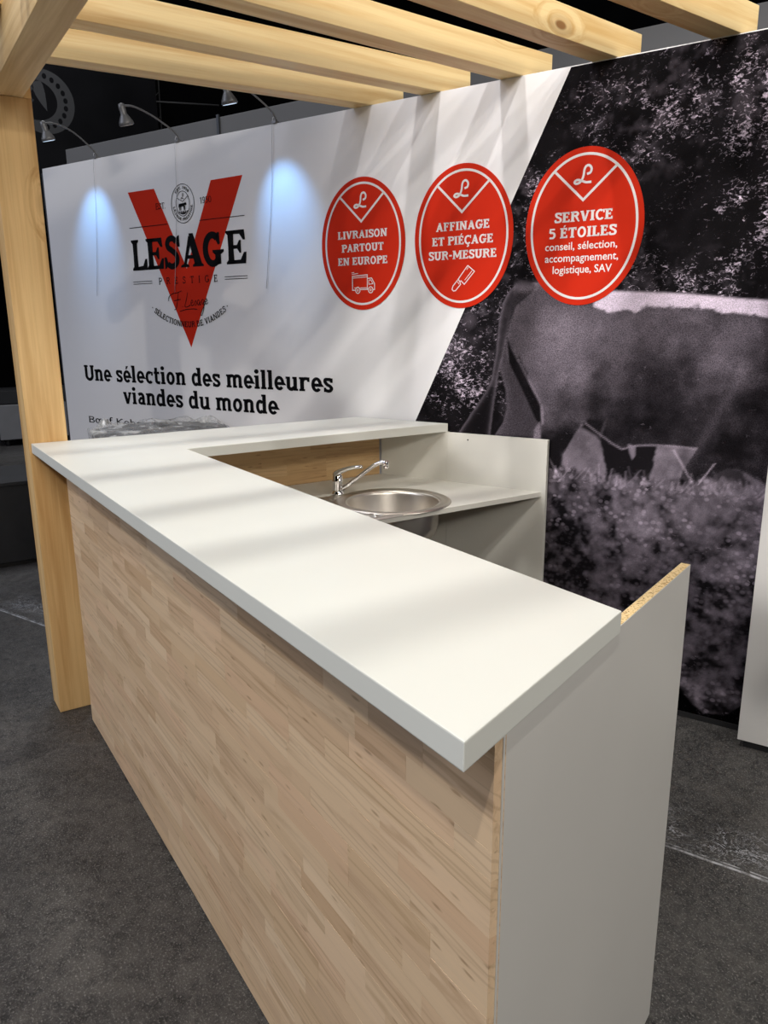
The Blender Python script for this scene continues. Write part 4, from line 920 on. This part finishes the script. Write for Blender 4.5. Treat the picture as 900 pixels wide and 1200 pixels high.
def mural_mat():
    m, nt, b = new_mat('printed_photo', (.1, .1, .1), .45); t = NT(nt)
    a = t.n('ShaderNodeVertexColor', layer_name='tone'); sp = t.n('ShaderNodeSeparateColor'); t.l(a.outputs['Color'], sp.inputs[0])
    tone, speck, bok = sp.outputs[0], sp.outputs[1], sp.outputs[2]; fur = a.outputs['Alpha']
    tc = t.n('ShaderNodeTexCoord'); P = tc.outputs['Object']
    def mapped(s, rot=0):
        mp = t.n('ShaderNodeMapping'); mp.inputs['Scale'].default_value = s; mp.inputs['Rotation'].default_value = (0, 0, math.radians(rot)); t.l(P, mp.inputs[0]); return mp.outputs[0]
    # leaf glints: stretched noise flakes
    n1 = t.n('ShaderNodeTexNoise', i_Scale=1.0, i_Detail=4.0, i_Roughness=.72, i_Distortion=1.0); t.l(mapped((52, 78, 1), -35), n1.inputs['Vector'])
    n2 = t.n('ShaderNodeTexNoise', i_Scale=9.0, i_Detail=3.0); t.l(P, n2.inputs['Vector'])
    th = t.math('SUBTRACT', .64, t.math('MULTIPLY', speck, .15))
    fl = t.math('MULTIPLY', t.math('SUBTRACT', t.math('ADD', n1.outputs['Fac'], t.math('MULTIPLY', t.math('SUBTRACT', n2.outputs['Fac'], .5), .35)), th), 7.0, clamp=True)
    n5 = t.n('ShaderNodeTexNoise', i_Scale=1.0, i_Detail=2.0); t.l(mapped((40, 50, 1), -35), n5.inputs['Vector'])
    glint = t.math('MULTIPLY', fl, t.math('MULTIPLY', t.ramp(speck, [(0, (.12, .12, .12)), (.4, (.6, .6, .6)), (1, (.9, .9, .9))]), t.ramp(n5.outputs['Fac'], [(.3, (.25, .25, .25)), (.6, (1, 1, 1))])))
    # film grain / fur
    g = t.n('ShaderNodeTexNoise', i_Scale=260.0, i_Detail=2.0, i_Roughness=.7); t.l(P, g.inputs['Vector'])
    gr = t.math('MULTIPLY', t.math('SUBTRACT', g.outputs['Fac'], .5), 2.2)
    tone2 = t.math('MULTIPLY', tone, t.math('ADD', 1.0, t.math('MULTIPLY', gr, t.math('ADD', t.math('MULTIPLY', fur, 1.0), .5))))
    # blurred discs in the grass
    v = t.n('ShaderNodeTexVoronoi', i_Scale=1.0, i_Randomness=1.0); t.l(mapped((40, 50, 1), 12), v.inputs['Vector'])
    sc = t.n('ShaderNodeSeparateColor'); t.l(v.outputs['Color'], sc.inputs[0])
    disc = t.math('MULTIPLY', t.ramp(v.outputs['Distance'], [(.28, (1, 1, 1)), (.50, (0, 0, 0))]), t.ramp(sc.outputs[0], [(.30, (0, 0, 0)), (1, (1, 1, 1))]))
    tone3 = t.math('ADD', tone2, t.math('MULTIPLY', t.math('MULTIPLY', disc, bok), .22))
    col = t.n('ShaderNodeCombineColor')
    val = t.math('ADD', tone3, glint)
    t.l(t.math('MULTIPLY', val, 1.0), col.inputs[0]); t.l(t.math('MULTIPLY', val, .85), col.inputs[1]); t.l(t.math('MULTIPLY', val, 1.03), col.inputs[2])
    t.l(col.outputs[0], b.inputs['Base Color']); b.inputs['Specular IOR Level'].default_value = .04; b.inputs['Roughness'].default_value = .7
    return m
mu = wall_thing('wall_mural', 3.3, .02, 'black and white photo print of a bull in grass before dark trees', 'mural')
part('photo_print', mural(), mural_mat(), mu, WALLM)
ink = Ink(); ink.poly([(4.2605, .022), (5.295, .022), (5.295, WZ - .004), (4.2605, WZ - .004)])
wall_part('print_edge', ink, .0011, plain('dark_print', (.03, .027, .03), .5, var=.6, scale=30), mu)

# ------------------------------------------------------------------ spotlights on bent arms along the wall top
MAT_LAMP = plain('grey_lamp_metal', (.13, .13, .135), .4, .2)
bm_, bnt, bb = new_mat('lit_lens', (.9, .95, 1), .3); bb.inputs['Emission Color'].default_value = (.6, .78, 1, 1); bb.inputs['Emission Strength'].default_value = .8
def arm_lamp(s, L, hgt, on, label):
    base = wp(s, WZ, -.02); root = empty('arm_spotlight', tuple(base), label, 'lamp', 'bent arm spotlights on the wall top')
    def Wp(a, z_, off): return wp(s + a, WZ + z_, off)
    part('clamp', wall_slab('clamp', s - .012, s + .012, WZ + .0005, WZ + .012, -.05, .008, .001), MAT_LAMP, root)
    pts = smooth_path([Wp(0, .012, -.02), Wp(0, .05, .02), Wp(0, hgt + .035, L * .45), Wp(0, hgt + .055, L * .8), Wp(0, hgt + .045, L + .01)], 7)
    part('arm', tube('arm', pts, .0045, 10), MAT_LAMP, root)
    top = Wp(0, hgt + .055, L + .015); tip = Wp(0, hgt - .035, L - .012); ax = (tip - top).normalized()
    n = 28; prof = [(.004, 0), (.014, .004), (.016, .022), (.015, .048), (.020, .056), (.034, .082), (.036, .096), (.033, .0965)]
    rot = Vector((0, 0, 1)).rotation_difference(ax).to_matrix().to_4x4()
    me = lathe('lamp_head', prof, n, (0, 0), True); me.transform(Matrix.Translation(top) @ rot)
    hd_ = part('lamp_head', me, MAT_LAMP, root)
    me = lathe('lens', [(.0001, .0968), (.031, .0972), (.031, .0985), (.0001, .099)], 24); me.transform(Matrix.Translation(top) @ rot)
    part('lens', me, bm_ if on else MAT_PRINT_WHITE, hd_)
    cab = smooth_path([Wp(0, .012, -.018), Wp(-.01, .006, .006), Wp(-.03, -.30, .006), Wp(-.09, -.75, .006)], 6)
    part('cable', tube('cable', cab, .0012, 6), plain('clear_cable', (.45, .45, .48), .4), root)
    if on:
        p = top + ax * .110; d = bpy.data.lights.new('lamp_light', 'SPOT'); d.energy = LAMP_W; d.shadow_soft_size = .02; d.color = (.21, .50, 1.0); d.spot_size = math.radians(52); d.spot_blend = 1.0
        o = bpy.data.objects.new('lamp_light', d); COL.objects.link(o); o.location = p
        tgt = wp(s + (on - s) , 2.10, 0); o.rotation_euler = (tgt - p).to_track_quat('-Z', 'Y').to_euler()
LAMP_W = 15
arm_lamp(.507, .30, .08, .465, 'grey bent-arm spotlight nearest the wooden post')
arm_lamp(1.180, .33, .06, 0, 'grey bent-arm spotlight above the logo, unlit')
arm_lamp(1.848, .31, .06, 1.905, 'grey bent-arm spotlight half hidden behind the lowest pergola beam')

# ------------------------------------------------------------------ plastic-wrapped bar table behind the counter
def film_mat():
    m, nt, b = new_mat('crinkled_clear_film', (.62, .62, .60), .22); t = NT(nt)
    b.inputs['Alpha'].default_value = .55; b.inputs['Specular IOR Level'].default_value = .9
    tc = t.n('ShaderNodeTexCoord'); no = t.n('ShaderNodeTexNoise', i_Scale=11.0, i_Detail=3.5, i_Distortion=1.0); t.l(tc.outputs['Object'], no.inputs['Vector'])
    t.l(t.ramp(no.outputs['Fac'], [(.38, (.22, .22, .22)), (.55, (.42, .42, .42)), (.64, (.92, .92, .92))]), b.inputs['Alpha']); t.bump(no.outputs['Fac'], b, .8, .01)
    return m
TC = (-.72, .725); TR = .335; TZ = 1.052
tb = empty('bar_table', (TC[0], TC[1], 0), 'round black bar table wrapped in clear plastic behind the counter', 'table')
part('table_top', lathe('table_top', [(.001, TZ - .035), (TR - .004, TZ - .035), (TR, TZ - .031), (TR, TZ - .004), (TR - .004, TZ), (.001, TZ)], 64, TC), MAT_RUBBER, tb)
part('pole', lathe('pole', [(.03, .0245), (.03, TZ - .036)], 24, TC, True), MAT_GREYMETAL, tb)
part('base', lathe('base', [(.22, .001), (.22, .010), (.10, .018), (.04, .024)], 48, TC, True), MAT_GREYMETAL, tb)
def film():
    n, m = 120, 34; vs, fs = [], []; r = np.random.RandomState(3)
    ph = r.rand(12) * 6.28
    for j in range(m + 1):
        for i in range(n):
            a = 2 * PI * i / n; u_ = j / m
            if u_ < .72: rad = (TR + .012) * u_ / .72; z_ = TZ + .004
            else: rad = TR + .012 + .01 * (u_ - .72); z_ = TZ + .004 - (u_ - .72) / .28 * .09
            w_ = sum(math.sin(a * (3 + k * 2) + ph[k] + u_ * (6 + k)) / (1 + k * .5) for k in range(8)) * .5
            edge = math.exp(-((u_ - .70) / .14) ** 2)
            z_ += (.008 + .020 * edge) * max(0, w_) * (1 if u_ > .1 else u_ * 10) + .030 * math.exp(-(((rad * math.cos(a) + .20) / .10) ** 2 + ((rad * math.sin(a) - .0) / .10) ** 2)) + .045 * math.exp(-(((rad * math.cos(a) + .24) / .05) ** 2 + ((rad * math.sin(a) + .22) / .035) ** 2))
            rad += .008 * w_ * edge
            vs.append((TC[0] + rad * math.cos(a), TC[1] + rad * math.sin(a), z_))
    for j in range(m):
        for i in range(n): k = (i + 1) % n; fs.append((j * n + i, j * n + k, (j + 1) * n + k, (j + 1) * n + i))
    return mesh('plastic_film', vs, fs, True)
part('plastic_film', film(), film_mat(), tb, label='crinkled clear plastic film')

# ------------------------------------------------------------------ dark hall behind
lb = empty('low_cabinet', (-2.6, -.3, 0), 'low black cabinet in the dark behind the post', 'cabinet')
part('carcass', box('carcass', (-3.0, -1.6, .03), (-2.32, .60, .55), .004), MAT_DARKGREY, lb)
part('cabinet_top', box('cabinet_top', (-3.01, -1.61, .5505), (-2.31, .61, .575), .004), MAT_DARKGREY, lb)
part('plinth', box('plinth', (-2.98, -1.56, 0), (-2.36, .56, .0295)), MAT_RUBBER, lb)
def crate(x, y, w, d, h, label):
    c = empty('flight_case', (x, y, 0), label, 'case', 'road cases in the dark hall')
    part('case_body', box('case_body', (x - w / 2, y - d / 2, .09), (x + w / 2, y + d / 2, h * .75), .01), MAT_GREYMETAL, c)
    part('case_lid', box('case_lid', (x - w / 2, y - d / 2, h * .75 + .008), (x + w / 2, y + d / 2, h), .01), MAT_DARKGREY, c)
    for sx in (-1, 1):
        for sy in (-1, 1):
            part('castor', lathe('castor', [(.03, 0), (.04, .02), (.04, .07), (.03, .0895)], 14, (x + sx * (w / 2 - .1), y + sy * (d / 2 - .1)), True), MAT_RUBBER, c)
crate(-8.6, 1.35, .7, 1.0, .75, 'dark case on castors standing far left behind the post')
crate(-10.6, .6, .8, 1.3, .60, 'lower dark case further back in the hall')
crate(-6.6, -.45, .7, .7, .5, 'small dark case left of the post, mostly out of view')
# hanging banner with a ring of dots emblem
bn = empty('hanging_banner', (-7, 1.2, 2.9), 'black hanging banner with a dim grey emblem at upper left', 'banner')
part('cloth', box('cloth', (-7.01, -.6, 2.9), (-7.0, 2.9, 6.6)), MAT_HALL, bn)
part('top_rail', tube('top_rail', [(-7.005, -.65, 6.63), (-7.005, 2.95, 6.63)], .025, 12), MAT_GREYMETAL, bn)
for yy in (-.4, 2.7): part('hanger', tube('hanger', [(-7.005, yy, 6.655), (-7.005, yy, 8.999)], .006, 6), MAT_GREYMETAL, bn)
MAT_EMB = plain('dim_grey_print', (.022, .022, .023), .9, spec=.05)
k = Ink(); ey, ez = 1.545, 4.09
k.stroke(arc(ey, ez, .285, .275, 118, -128, 40), [.05 + .14 * math.sin(PI * i / 40) ** .6 for i in range(41)])
k.stroke(spl([(ey - .02, ez + .20), (ey + .02, ez + .05), (ey + .07, ez - .10)], 8), [.10, .11, .12, .12, .12, .12, .11, .11, .10, .09, .08, .07, .06, .045, .03, .015, .004])
k.poly([(ey - .30, ez + .30), (ey - .10, ez + .32), (ey - .05, ez + .12), (ey - .12, ez + .06), (ey - .28, ez + .05)])
k.poly([(ey - .28, ez + .02), (ey - .12, ez + .03), (ey - .06, ez + .0), (ey - .12, ez - .08), (ey - .24, ez - .14)])
k.poly([(ey - .30, ez - .18), (ey - .22, ez - .14), (ey - .12, ez - .26), (ey - .20, ez - .32)])
me = mesh('emblem', [(-6.999, a, b) for a, b in k.v], [f for f in k.f]); part('emblem', me, MAT_EMB, bn)
for i in range(11):
    k = Ink(); a = math.radians(92 - i * 17); k.poly(arc(ey + .285 * math.cos(a), ez + .275 * math.sin(a), .024, .030, 0, 330, 12))
    me = mesh('dot', [(-6.998, a_, b_) for a_, b_ in k.v], k.f); part('dot', me, MAT_HALL, bn)
# lighting truss far behind
tr = empty('lighting_truss', (-8.3, 3.6, 4.0), 'thin dark lighting truss hanging far behind the grey partition', 'truss')
MAT_TRUSS = plain('dim_truss', (.035, .035, .037), .6)
for dy, dx in ((0, 0), (.16, 0), (0, -.16), (.16, -.16)):
    part('upright', tube('upright', [(-8 + dx, 3.12 + dy, 3.5), (-8 + dx, 3.12 + dy, 8.999)], .010, 8), MAT_TRUSS, tr)
for i in range(18):
    z_ = 3.6 + i * .3
    part('rung', tube('rung', [(-8, 3.13, z_), (-8, 3.27, z_ + .15)], .006, 6), MAT_TRUSS, tr)
part('cross_bar', tube('cross_bar', [(-7.98, 2.9, 4.50), (-7.98, 4.12, 4.60)], .012, 8), MAT_TRUSS, tr)
